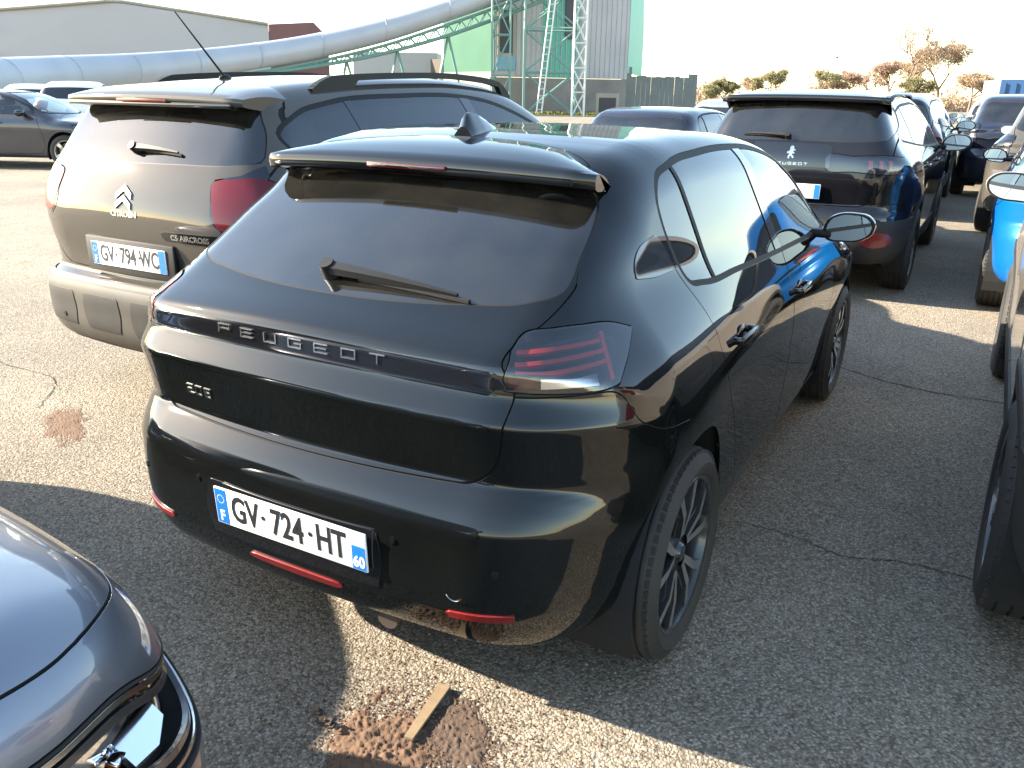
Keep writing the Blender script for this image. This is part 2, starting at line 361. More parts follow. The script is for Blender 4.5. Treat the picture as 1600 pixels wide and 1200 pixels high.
# ---------------------------------------------------------------- wheels
_wc={}
def wheel_meshes(Rt,Wt,Rr,style):
    key=(Rt,Wt,Rr,style)
    if key in _wc:return _wc[key]
    # outer face is at +y ; wheel centre at origin
    h=Wt/2;sw=[(Rr-.004,h-.018),(Rr+.004,h-.006),(Rr+.02,h+.002),(Rr+(Rt-Rr)*.5,h+.006),(Rt-.035,h-.002),(Rt-.016,h-.012),(Rt-.006,h-.026)]
    tread=[];ys=[h-.03,h-.036,h-.036,h-.052];g=.007
    prof=list(sw)
    for yc in (.055,.018,-.018,-.055):
        yc=yc*Wt/.2;prof+=[(Rt-.0015,yc+.009),(Rt-.0015,yc+.0045),(Rt-g,yc+.004),(Rt-g,yc-.004),(Rt-.0015,yc-.0045),(Rt,yc-.009)]
    prof+=[(r,-y) for r,y in sw[::-1]]
    b=B().lathe(prof,n=72)
    # shoulder blocks
    n=64
    for k in range(n):
        t=2*math.pi*k/n
        for s_ in (1,-1):
            c=((Rt-.0115)*math.cos(t),s_*(h-.021),(Rt-.0115)*math.sin(t));b.box(c,(.010,.018,.021),rot=(0,-t,0))
    tyre=b.mesh('tyre',angle=40)
    b=B().lathe([(Rr+.006,h-.012),(Rr+.002,h-.006),(Rr-.010,h-.010),(Rr-.016,h-.03),(Rr-.02,-h*.3),(Rr-.01,-h+.02),(Rr+.004,-h+.01)],n=72)
    barrel=b.mesh('rim_barrel')
    bs,bf=B(),B()
    def spoke(t0,w0,w1,r0,r1,y0,y1,thick=.03,twist=0.):
        """tapered spoke whose face bows outwards from hub to rim"""
        ct,st=math.cos(t0),math.sin(t0);c2,s2=math.cos(t0+twist),math.sin(t0+twist)
        def p(r,o,y,c_=None):
            c_,s_=(ct,st) if c_ is None else c_
            return (r*c_-o*s_,y,r*s_+o*c_)
        rs=[r0,(r0+r1)/2,r1];ws=[w0,(w0+w1)/2,w1];yy=[y0,(y0+y1)/2+.008,y1];cs=[(ct,st),(math.cos(t0+twist/2),math.sin(t0+twist/2)),(c2,s2)]
        F_=[];K_=[]
        for r,w_,y,c_ in zip(rs,ws,yy,cs):
            F_.append((p(r,-w_/2,y,c_),p(r,w_/2,y,c_)));K_.append((p(r,-w_/2-.004,y-thick,c_),p(r,w_/2+.004,y-thick,c_)))
        for i in range(2):
            bs.poly([F_[i][0],F_[i+1][0],K_[i+1][0],K_[i][0]]);bs.poly([F_[i][1],K_[i][1],K_[i+1][1],F_[i+1][1]])
            bs.poly([K_[i][0],K_[i+1][0],K_[i+1][1],K_[i][1]])
            bf.poly([F_[i][0],F_[i][1],F_[i+1][1],F_[i+1][0]])
    y1=h-.012
    if style=='hero':
        for k in range(5):
            t=2*math.pi*k/5+.3
            for s_ in (-1,1):
                spoke(t+s_*.13,.018,.030,.055,Rr-.008,y1-.012,y1-.004,.04,twist=s_*.17)
                spoke(t+s_*.33,.012,.014,.06,Rr-.008,y1-.03,y1-.012,.03,twist=-s_*.06)
    elif style=='y':
        for k in range(5):
            t=2*math.pi*k/5+.5
            for s_ in (-1,1):spoke(t+s_*.08,.03,.045,.05,Rr-.008,y1-.016,y1-.006,.035,twist=s_*.22)
    else:
        n=int(style)
        for k in range(n):spoke(2*math.pi*k/n+.2,.045,.07 if n<8 else .04,.05,Rr-.008,y1-.016,y1-.006,.03)
    bs.lathe([(.0,y1-.012),(.028,y1-.012),(.032,y1-.02),(.062,y1-.024),(.072,y1-.05),(.075,y1-.09)],n=32)
    spk=bs.mesh('rim_spokes');fac=bf.mesh('spoke_faces')
    hub=B().lathe([(.0001,y1-.006),(.024,y1-.007),(.027,y1-.012)],n=24).mesh('hub_cap')
    d=B().lathe([(.07,-.0),(Rr-.05,-.0),(Rr-.05,-.02),(.07,-.02)],n=40).mesh('brake_disc')
    _wc[key]=(tyre,barrel,spk,fac,hub,d);return _wc[key]
def add_wheels(root,S):
    Rt,Wt,Rr,style=S['wheel'];me=wheel_meshes(Rt,Wt,Rr,style);al,af=S.get('alloy',('alloyd','alloyc'))
    for xc in (0,S['wb']):
        for s_ in (-1,1):
            wz=link('wheel',me[0],'tyre',root,(xc,s_*(S['track']-Wt/2),Rt-.003))
            st=S.get('steer',0) if xc else 0
            wz.rotation_euler=(0,random.uniform(0,6.28) if S is not None and not S.get('hero') else (.35 if xc else .0),(0 if s_>0 else math.pi)+st)
            for n,k,mt in (('rim',1,al),('spokes',2,al),('spoke_face',3,af),('hub_cap',4,'gloss'),('brake_disc',5,'disc')):
                link(n,me[k],mt,wz)
# ---------------------------------------------------------------- cars
def seat_mesh():
    b=B();b.box((0,0,.0),(.50,.50,.16),bev=.06,seg=4).box((-.27,0,.33),(.15,.48,.60),rot=(0,-.22,0),bev=.06,seg=4).box((-.36,0,.72),(.09,.26,.17),rot=(0,-.15,0),bev=.04,seg=4).bar((-.35,.06,.58),(-.36,.06,.68),.008).bar((-.35,-.06,.58),(-.36,-.06,.68),.008)
    return b.mesh('seat')
_seat=seat_mesh()
def cabin(root,S,bd):
    wb=S['wb'];ws=S.get('cabw',.66);b=B();zf=S.get('zf',.30)
    b.box((wb/2-.1,0,zf),(wb+.9,ws*2,.04)).box((-.25,0,zf+.28),(.5,ws*1.9,.5)).box((wb-.62,0,.74),(.40,ws*2,.24),bev=.08,seg=3).box((wb-.5,0,.5),(.3,ws*1.9,.5))
    b.box((wb-1.3,0,zf+.18),(.8,.24,.3),bev=.03)
    b.obj('dashboard',M['cabin'],root)
    for x,y in ((1.22,.36),(1.22,-.36),(.42,.40),(.42,0),(.42,-.40)):
        o=link('seat',_seat,'seat',root,(x*wb/2.54+.06,y,zf+.22+S.get('seatup',0)))
        if x<1:o.scale=(.9,.85,.95)
    sw=B();n=28
    for k in range(n):
        t,t2=2*math.pi*k/n,2*math.pi*(k+1)/n;sw.bar((0,.18*math.cos(t),.18*math.sin(t)),(0,.18*math.cos(t2),.18*math.sin(t2)),.013)
    sw.box((0,0,0),(.03,.30,.05)).box((0,0,-.06),(.03,.08,.16))
    o=sw.obj('steering_wheel',M['cabin'],root);o.location=(wb-.92,.36,.93+S.get('seatup',0)*.8);o.rotation_euler=(0,-.4,0)
def make_car(S,name,label,loc=(0,0,0),rz=0,cat='car',group='cars parked in rows on the asphalt'):
    root=empty(name,loc,rz,label,cat,group);bd=Body(S);res=S.get('res',.03);m=bd.mesh(res);wb=S['wb'];zw=S['wheel'][0]
    paintm=S['paint'];X=lambda m_:m_[0][:,0];Y=lambda m_:m_[0][:,1];Z=lambda m_:m_[0][:,2];A=lambda m_:np.abs(m_[0][:,1])
    parts={'root':root,'body':bd};g=S.get('gap',.005);low=S.get('low',False)
    sz=S.get('bottom',.19)
    zb=ctab(sz,lo=-2,hi=6) if not np.isscalar(sz) else (lambda x:sz+0*x)
    _,m=cut(m,Z(m)-zb(X(m)))
    seams=[]
    def take(f,gap=g):
        """pull one region out of the shell, leaving a panel gap round it"""
        nonlocal m
        F=f(m)
        i,rest=cut(m,F-gap/2)
        if gap and len(i[2]):
            F2=f(i);p,ring=cut(i,F2+gap/2);seams.append(ring)
        else:p=i
        m=rest;return p
    for xc in (0,wb):
        ra=S['ra']
        D=lambda q:np.hypot(X(q)-xc,(Z(q)-zw)*S.get('archk',1.))
        f=lambda q:np.maximum(D(q)-ra,.5-A(q))
        i,m=cut(m,f(m))
        if S.get('clad'):
            f=lambda q:np.maximum(D(q)-ra-S['clad'],.5-A(q));i,m=cut(m,f(m))
            for s_ in (-1,1):
                j,_=cut(i,-s_*Y(i));panel('arch_trim',j,'cladding' if not S.get('cladmat') else S['cladmat'],root,.007,.03)
    # glass
    def ring_glass(reg,nm,mat,ring,parent,off=-.003,rm='rubber'):
        p=take(reg,0)
        inn,rg=cut(p,reg(p)+ring)
        o=panel('window_seal',rg,rm,parent,off+.001,.01,.001)
        return inn
    gr=spoly(S['glassR'])
    reg=lambda q:np.maximum(pdist(q[0][:,YZ],gr),X(q)-S.get('gx',.6))
    rearglass=ring_glass(reg,'rear_window','glassr',S.get('grim',.004),root)
    wsp=spoly(S['ws']);reg=lambda q:np.maximum(pdist(q[0][:,YZ],wsp),S.get('wsx',wb-1.6)-X(q))
    j=ring_glass(reg,'windscreen','glassc',.02,root);panel('windscreen',j,'glassc',root,-.003,.004)
    dl=spoly(S['dlo']);sides={}
    for s_ in (-1,1):
        reg=lambda q,s_=s_:np.maximum(pdist(q[0][:,XZ],dl),.35-s_*Y(q))
        inn=ring_glass(reg,'side_window','glassd',S.get('drim',.016),root,rm=S.get('rim','rubber'))
        k=0;panes=[]
        for (a,b_,wd) in S['pillars']:
            f=side_line(inn[0][:,XZ],a,b_)*1.0
            lo,hi=cut(inn,f-wd/2)        # f>0 towards +x side when the line runs upwards
            lo_f=side_line(lo[0][:,XZ],a,b_);lo2,pil=cut(lo,lo_f+wd/2)
            panes.append(lo2);panel('pillar_trim',pil,'gloss' if wd>.03 else 'rubber',root,-.001,.006,.001);inn=hi
        panes.append(inn);sides[s_]=panes
    # doors
    for s_ in (-1,1):
        for k,dp in enumerate(S['doors']):
            pl=spoly(dp)
            reg=lambda q,s_=s_,pl=pl:np.maximum(pdist(q[0][:,XZ],pl),.35-s_*Y(q))
            p=take(reg)
            if S.get('clad') and len(p[2]):
                lowp,p=cut(p,Z(p)-S['cladz'])
                o=panel('door',p,paintm,root);panel('lower_cladding',lowp,'cladding',o,.006)
            else:o=panel('door',p,paintm,root)
            parts[('door',s_,k)]=o
            pn=sides[s_]
            idx=S['panes'][k]
            for q in idx:
                panel('side_window',pn[q],'glassd' if (k==0 or S.get('alldark')) else 'glassc',o,-.004,.004,.0005)
            # handle
            if 'handles' in S:
                hx,hz=S['handles'][k];O=np.array([[hx,s_*1.4,hz],[hx,s_*1.4,hz]]);D=np.array([[0,-s_,0.]]*2);pt=bd.hit(O,D,.3,1.2,march=60)[0]
                hb=B();hb.box((0,s_*.022,0),(.185,.016,.026),bev=.007,seg=3).box((-.085,s_*.008,0),(.02,.03,.022),bev=.004).box((.085,s_*.008,0),(.02,.03,.022),bev=.004)
                ho=hb.obj('door_handle',S.get('handlemat',paintm),o);ho.location=pt;
                cup=B().sphere((0,s_*-.003,-.002),.055,(1.1,.10,.62),20).obj('handle_recess','gloss' if S.get('hero') else paintm,o);cup.location=pt
        extra=[q for q in range(len(sides[s_])) if all(q not in ii for ii in S['panes'])]
        for q in extra:panel('quarter_window',sides[s_][q],'glassd',root,-.004,.004,.0005)
    # tail lamps in an unrolled coordinate u=|y|+(x-x0)
    x0=S['lx0'];U=lambda q:A(q)+np.maximum(X(q)-x0,-.2)
    tl=spoly(S['lampR'])
    for s_ in (-1,1):
        reg=lambda q:np.maximum(np.maximum(pdist(np.stack([U(q),Z(q)],1),tl),-s_*Y(q)),X(q)-.6)
        p=take(reg)
        if len(p[2])==0:continue
        if S.get('lampstyle')=='red':
            o=panel('tail_lamp',p,'redlens',root,.004,.03)
        else:
            o=panel('tail_lamp',p,'lens',root,.003,.006)
            # reflector bowl behind the lens with its red light bars
            inn,ed=cut(p,reg(p)+.006)
            panel('lamp_housing',p,'lamphouse',o,-.035,.0)
            for k,(c,hh,u0,u1,mt) in enumerate(S.get('bars',[])):
                a_,_=cut(inn,Z(inn)-c-hh);a_,_=cut(a_,c-hh-Z(a_));a_,_=cut(a_,u0-U(a_));a_,_=cut(a_,U(a_)-u1);panel('light_bar',a_,mt,o,-.010,.010,.001)
        parts[('lamp',s_)]=o
    if 'frontlamp' in S:
        fl=spoly(S['frontlamp']);xf=S['fx0'];UF=lambda q:A(q)+np.maximum(xf-X(q),-.2)
        for s_ in (-1,1):
            reg=lambda q:np.maximum(np.maximum(pdist(np.stack([UF(q),Z(q)],1),fl),-s_*Y(q)),wb*.6-X(q))
            p=take(reg)
            if len(p[2])==0:continue
            if S.get('openlamp')==s_:
                o=panel('headlamp',p,'lamphouse',root,-.055,0);_,w_=cut(p,reg(p)+.006);panel('lamp_rim',w_,'inner',o,.0,.06)
            else:
                o=panel('headlamp',p,'lensc',root,.002,.006);panel('lamp_housing',p,'lamphouse',o,-.05,0)
            parts[('hl',s_)]=(o,p)
            inn,_=cut(p,reg(p)+.03)
            panel('reflector',inn,'chrome',o,-.045,.01)
            b1,_=cut(p,reg(p)+.012);_,b1=cut(b1,reg(b1)+.020);panel('lamp_rim',b1,'satin',o,-.006,.004,.001)
            b1,_=cut(p,reg(p)+.032);_,b1=cut(b1,reg(b1)+.045);panel('lamp_rim',b1,'alloyd',o,-.012,.01,.001)
    # tailgate and bumpers
    ys=ctab(S['tg_y'],lo=0,hi=2.2);xs=ctab(S['tg_x'],lo=0,hi=1.3)
    def tg(q):
        a=A(q);f1=X(q)-xs(a);f2=a-ys(Z(q));f3=S['tg_z']+S.get('tg_zc',.0)*a*a-Z(q);f=np.maximum(np.maximum(f1,f2),f3);k=S.get('tg_r',.05)
        h=np.maximum(k-np.abs(f2-f3),0)/k;return np.maximum(f,np.maximum(f2,f3)+h*h*k/4)
    p=take(tg,g*1.2)
    hl=None
    if 'strip' in S:   # gloss strip across the tailgate
        z0,z1=S['strip'];st,up_=cut(p,Z(p)-z1);lo_,st=cut(st,Z(st)-z0);p=weld(join(lo_,up_))
        tgo=panel('tailgate',p,paintm,root);panel('tailgate_strip',st,'gloss',tgo,-.001,.01)
    else:tgo=panel('tailgate',p,paintm,root)
    parts['tailgate']=tgo
    o=panel('rear_window',rearglass,S.get('rearglassmat','glassr'),tgo,-.002,.005,.001);parts['rear_window']=o
    bt=ctab(S['bump_z'],lo=0,hi=2.5)
    reg=lambda q:np.maximum(Z(q)-bt(U(q)),X(q)-S.get('bump_x',-.15))
    p=take(reg)
    if S.get('clad'):
        lowp,p=cut(p,Z(p)-S['bclad'])
        bo=panel('rear_bumper',p,paintm,root);panel('lower_bumper',lowp,'cladding',bo,.008,.03)
    else:bo=panel('rear_bumper',p,paintm,root,th=.02)
    parts['bumper']=bo
    # bonnet + front bumper
    if 'bonnet' in S:
        bp=spoly(S['bonnet'])
        reg=lambda q:np.maximum(pdist(np.stack([X(q),A(q)],1),bp),S.get('bonnet_z',.6)-Z(q))
        p=take(reg);parts['bonnet']=panel('bonnet',p,paintm,root)
    if 'fbump' in S:
        reg=lambda q:np.maximum(Z(q)-S['fbump'],wb+S['ra']-.02-X(q))
        p=take(reg);parts['fbumper']=panel('front_bumper',p,paintm,root,th=.02)
    if S.get('clad'):
        i,m=cut(m,Z(m)-S['cladz']);panel('sill_cladding',i,'cladding',root,.006)
    panel('body_shell',m,paintm,root,th=.012)
    sm=join(*seams)
    if len(sm[2]):panel('panel_gap',sm,'seam',root,-.007,0)
    # underbody and wheel housings
    b=B();W_=S['track']-.03
    b.box((wb/2,0,.235),(wb-2*S['ra']-.06,W_*1.9,.06));b.box((-.33,0,.30),(.30,W_*1.6,.08));b.box((wb+.42,0,.26),(.5,W_*1.5,.08));b.box((wb/2,0,.27),(wb+.9,.9,.05))
    for xc in (0,wb):
        for s_ in (-1,1):
            y0,y1=s_*(.50),s_*(S['track']-.025);n=20;pr=[]
            for k in range(n+1):
                t=math.pi*(-.12+1.24*k/n);pr.append((xc+(S['ra']+.012)*math.cos(t),zw+(S['ra']+.012)/S.get('archk',1)*math.sin(t)))
            for (ax,az),(bx,bz) in zip(pr[:-1],pr[1:]):b.poly([(ax,y0,az),(bx,y0,bz),(bx,y1,bz),(ax,y1,az)])
            b.poly([(x_,y0,z_) for x_,z_ in pr])
            b.bar((xc,s_*.2,zw),(xc,s_*(S['track']-.14),zw),.04)
    b.obj('underbody','inner',root,smooth=False)
    add_wheels(root,S)
    if S.get('cabin',True):cabin(root,S,bd)
    if 'mirror' in S:
        for s_ in (-1,1):add_mirror(root,S,bd,s_)
    return parts
def rear_hit(bd,y,z,x=-3.):
    y=np.atleast_1d(y).astype(float);z=np.atleast_1d(z).astype(float);O=np.stack([0*y+x,y,z],1);D=np.tile([1.,0,0],(len(y),1));P_=bd.hit(O,D,1.5,4.6,march=160);return P_,bd.N(P_)
def side_hit(bd,x,z,s_=-1):
    x=np.atleast_1d(x).astype(float);z=np.atleast_1d(z).astype(float);O=np.stack([x,0*x+s_*1.5,z],1);D=np.tile([0,-float(s_),0],(len(x),1));P_=bd.hit(O,D,.3,1.45,march=60);return P_,bd.N(P_)
def top_hit(bd,x,y):
    x=np.atleast_1d(x).astype(float);y=np.atleast_1d(y).astype(float);O=np.stack([x,y,0*x+2.4],1);D=np.tile([0,0,-1.],(len(x),1));P_=bd.hit(O,D,.3,2.2,march=100);return P_,bd.N(P_)
def add_mirror(root,S,bd,s_):
    mx,mz,big=S['mirror'];P_,_=side_hit(bd,mx,mz-.04,s_);y0=P_[0][1]
    yc=y0+s_*(.055+.105*big);zc=mz+.0
    # shell: rounded drop shape, open flat rear holding the glass
    V=[];n=28;rings=[]
    outl=[(-.125,-.055),(-.115,.035),(-.06,.070),(.02,.078),(.09,.066),(.128,.025),(.118,-.025),(.06,-.066),(-.03,-.078),(-.10,-.076)]
    o2=spoly([(a*big,b_*big) for a,b_ in outl],3)
    b=B();layers=[(0,.0,1.0),(.01,.0,1.035),(.045,.0,1.0),(.08,.004,.88),(.105,.008,.68),(.118,.012,.38),(.121,.014,.02)];rr=[]
    for dx,dz,sc_ in layers:rr.append([b.b.verts.new((dx,s_*(p[0]*sc_),p[1]*sc_+dz)) for p in o2])
    for a_,c_ in zip(rr[:-1],rr[1:]):
        for k in range(len(o2)):b.b.faces.new((a_[k],a_[(k+1)%len(o2)],c_[(k+1)%len(o2)],c_[k]))
    o=b.obj('door_mirror',S.get('mirrormat',S['paint']),root,angle=60);o.location=(mx-.02,yc,zc)
    g_=B();g_.prism([(-.001,s_*p[0]*.90,p[1]*.88) for p in o2],(.003,0,0));mg=g_.obj('mirror_glass','mirror',o,angle=20);mg.rotation_euler=(0,R(2.5),s_*R(6));mg.location.x=-.006
    g_=B();q=[(0.0,s_*p[0]*1.0,p[1]*1.0) for p in o2];i_=[(-.001,s_*p[0]*.89,p[1]*.87) for p in o2]
    for k in range(len(q)):
        k2=(k+1)%len(q);g_.poly([q[k],q[k2],i_[k2],i_[k]])
    g_.obj('mirror_surround','plastic',o)
    st=B();st.box((.03,-s_*(.10*big+.06),-.045*big),(.07,.15,.035),bev=.012,seg=3).box((.05,-s_*(.10*big+.105),-.05),(.13,.03,.06),bev=.01,seg=2);st.obj('mirror_foot','plastic',o)
# ---------------------------------------------------------------- writing
def text_tris(txt,size,font_sx=1.,off=0.,align='CENTER'):
    c=bpy.data.curves.new('txt','FONT');c.body=txt;c.size=size;c.align_x=align;c.align_y='CENTER';c.offset=off;c.fill_mode='BOTH';c.resolution_u=3
    o=bpy.data.objects.new('txt',c);C.objects.link(o);dg=bpy.context.evaluated_depsgraph_get();dg.update()
    me=bpy.data.meshes.new_from_object(o.evaluated_get(dg));bpy.data.objects.remove(o);bpy.data.curves.remove(c)
    me.calc_loop_triangles();V=np.array([v.co[:] for v in me.vertices]).reshape(-1,3);T=np.array([t.vertices[:] for t in me.loop_triangles]).reshape(-1,3);bpy.data.meshes.remove(me)
    V[:,0]*=font_sx;return V[:,:2],T
def solid2d(n,V2,T,mapf,th,mat,parent):
    """thicken flat triangles (u,v); mapf(u,v)->(P,N)"""
    P_,Nn=mapf(V2[:,0],V2[:,1]);k=len(V2);top=P_+Nn*th
    e=np.vstack([T[:,[0,1]],T[:,[1,2]],T[:,[2,0]]]);es=np.sort(e,1);_,ix,ct=np.unique(es,axis=0,return_index=True,return_counts=True);be=e[ix[ct==1]]
    Q=[tuple(t) for t in T]+[tuple(t[::-1]+k) for t in T]+[(a,a+k,b+k,b) for a,b in be]
    V=np.vstack([top,P_]);me=bpy.data.meshes.new(n);me.from_pydata(V.tolist(),[],[tuple(int(i) for i in q) for q in Q]);me.update()
    bmm=bmesh.new();bmm.from_mesh(me);bmesh.ops.recalc_face_normals(bmm,faces=bmm.faces);bmm.to_mesh(me);bmm.free()
    return link(n,me,mat,parent)
def strokes(lines,wd):
    """polylines in (u,v) -> flat triangles, mitred square strokes"""
    V=[];T=[]
    for ln in lines:
        for (ax,ay),(bx,by) in zip(ln[:-1],ln[1:]):
            L=math.hypot(bx-ax,by-ay);dx,dy=(bx-ax)/L*wd/2,(by-ay)/L*wd/2;k=len(V)
            V+=[(ax-dx-dy,ay-dy+dx),(ax-dx+dy,ay-dy-dx),(bx+dx+dy,by+dy-dx),(bx+dx-dy,by+dy+dx)];T+=[(k,k+1,k+2),(k,k+2,k+3)]
    return np.array(V,float),np.array(T)
LET={'P':[[(0,0),(0,1)],[(0,1),(1,1),(1,.45),(0,.45)]],'E':[[(1,1),(0,1),(0,0),(1,0)],[(0,.5),(.9,.5)]],'U':[[(0,1),(0,0),(1,0),(1,1)]],
'G':[[(1,1),(0,1),(0,0),(1,0),(1,.5),(.5,.5)]],'O':[[(0,0),(0,1),(1,1),(1,0),(0,0)]],'T':[[(0,1),(1,1)],[(.5,1),(.5,0)]],
'2':[[(0,1),(1,1),(1,.5),(0,.5),(0,0),(1,0)]],'0':[[(0,0),(0,1),(1,1),(1,0),(0,0)]],'8':[[(0,0),(0,1),(1,1),(1,0),(0,0)],[(0,.5),(1,.5)]],
'C':[[(1,1),(0,1),(0,0),(1,0)]],'I':[[(.5,0),(.5,1)]],'R':[[(0,0),(0,1),(1,1),(1,.5),(0,.5)],[(.5,.5),(1,0)]],'N':[[(0,0),(0,1),(1,0),(1,1)]],'A':[[(0,0),(0,1),(1,1),(1,0)],[(0,.45),(1,.45)]],'S':[[(1,1),(0,1),(0,.5),(1,.5),(1,0),(0,0)]]}
def word(bd,txt,yc,zc,w_,h_,pitch,th,mat,parent,name='letter',lift=.003,sw=.16):
    n=len(txt)
    for i,ch in enumerate(txt):
        if ch==' ':continue
        y0=yc+pitch*(n-1)/2-pitch*i
        V2,T=strokes([[(p[0]*w_-w_/2,p[1]*h_-h_/2) for p in ln] for ln in LET[ch]],h_*sw)
        def mp(u,v):
            P_,Nn=rear_hit(bd,y0-u,zc+v);return P_,Nn
        solid2d(name,V2,T,mp,lift,mat,parent)
def wrap_text(bd,txt,yc,zc,size,mat,parent,name,sx=1.,off=0.,lift=.003):
    V2,T=text_tris(txt,size,sx,off)
    solid2d(name,V2,T,lambda u,v:rear_hit(bd,yc-u,zc+v),lift,mat,parent)
def licence_plate(root,c,tilt,txt,dept=None,W=.52,H=.11,yaw=0,right_band=True,holder='plastic',rear=True):
    """flat number plate facing -x (rear)"""
    o=B().box((0,0,0),(.006,W,H),bev=.002).obj('licence_plate','platew',root);o.location=c;o.rotation_euler=(0,tilt,yaw)
    mp=lambda u,v:(np.stack([0*u-.0032,-u,v],1),np.tile([-1.,0,0],(len(u),1)))
    def rect(n,x0,x1,y0,y1,mat,th=.0006):
        solid2d(n,np.array([(x0,y0),(x1,y0),(x1,y1),(x0,y1)],float),np.array([(0,1,2),(0,2,3)]),mp,th,mat,o)
    h=H/2-.003
    rect('blue_band',-W/2+.003,-W/2+.045,-h,h,'plateb')
    if right_band:rect('blue_band',W/2-.045,W/2-.003,-h,h*.30 if dept else h,'plateb')
    def tx(s,x,y,size,mat,sx=1.,off=0.,th=.001,nm='plate_lettering'):
        V2,T=text_tris(s,size,sx,off);V2=V2+np.array([x,y]);solid2d(nm,V2,T,mp,th,mat,o)
    tx('F',-W/2+.024,-.030,.045,'inkw',.9,.0008,.0012)
    # ring of stars
    st=[];T=[]
    for k in range(12):
        a=2*math.pi*k/12;cx_,cy_=-W/2+.024+.012*math.cos(a),.022+.012*math.sin(a);i=len(st)
        st+=[(cx_-.0018,cy_),(cx_,cy_-.0018),(cx_+.0018,cy_),(cx_,cy_+.0018)];T+=[(i,i+1,i+2),(i,i+2,i+3)]
    solid2d('stars',np.array(st),np.array(T),mp,.0011,'inkw',o)
    if not txt:return o
    a,b_,c_=txt.split('-')
    tx(a,-.150,.0,.108,'ink',.70,.0022);tx(b_,0.0,.0,.108,'ink',.70,.0022);tx(c_,.148,.0,.108,'ink',.70,.0022)
    tx('·',-.083,.0,.10,'ink',1.,.001);tx('·',.080,.0,.10,'ink',1.,.001)
    if dept:
        tx(dept,W/2-.024,-.030,.043,'inkw',.85,.0012,.0012)
        rect('crest_band',W/2-.045,W/2-.003,h*.30,h,'inky',.0005)
        tx('O',W/2-.024,.034,.028,'inkw',1.,.0008,.001,'crest')
    return o
def wiper(root,bd,yp,zp,y1,z1,mat='plastic'):
    """rear wiper: pivot at (yp,zp), blade tip at (y1,z1)"""
    b=B();n=14;last=None
    ys_=np.linspace(yp,y1,n);zs_=np.linspace(zp,z1,n)+.004*np.sin(np.linspace(0,math.pi,n));P_,Nn=rear_hit(bd,ys_,zs_)
    # arm : tapered box section
    def sec(k,w_,h_,lift):
        p=Vector(P_[k])+Vector(Nn[k])*lift;n_=Vector(Nn[k]);t=(Vector(P_[min(k+1,n-1)])-Vector(P_[max(k-1,0)])).normalized();s_=t.cross(n_)
        return [p+s_*w_,p+s_*w_*.7+n_*h_,p-s_*w_*.7+n_*h_,p-s_*w_]
    rings=[];
    for k in range(n-1):
        f=k/(n-2);rings.append([b.b.verts.new(v) for v in sec(k,.019*(1-f)+.005*f,.020*(1-f)+.009*f,.010*(1-f)+.006)])
    for r0,r1 in zip(rings[:-1],rings[1:]):
        for k in range(4):b.b.faces.new((r0[k],r0[(k+1)%4],r1[(k+1)%4],r1[k]))
    b.b.faces.new(rings[0]);b.b.faces.new(rings[-1][::-1])
    p0=Vector(P_[0]);n0=Vector(Nn[0]);b.bar(p0-n0*.004,p0+n0*.040,.026,.020,n=20)
    o=b.obj('rear_wiper',mat,root,angle=50)
    bl=B()
    for k in range(3,n-1):
        a=Vector(P_[k])+Vector(Nn[k])*.010-Vector((0,0,.010));c=Vector(P_[k+1])+Vector(Nn[k+1])*.010-Vector((0,0,.010));bl.bar(a,c,.007,n=6)
    bl.obj('wiper_blade','rubber',o)
    return o
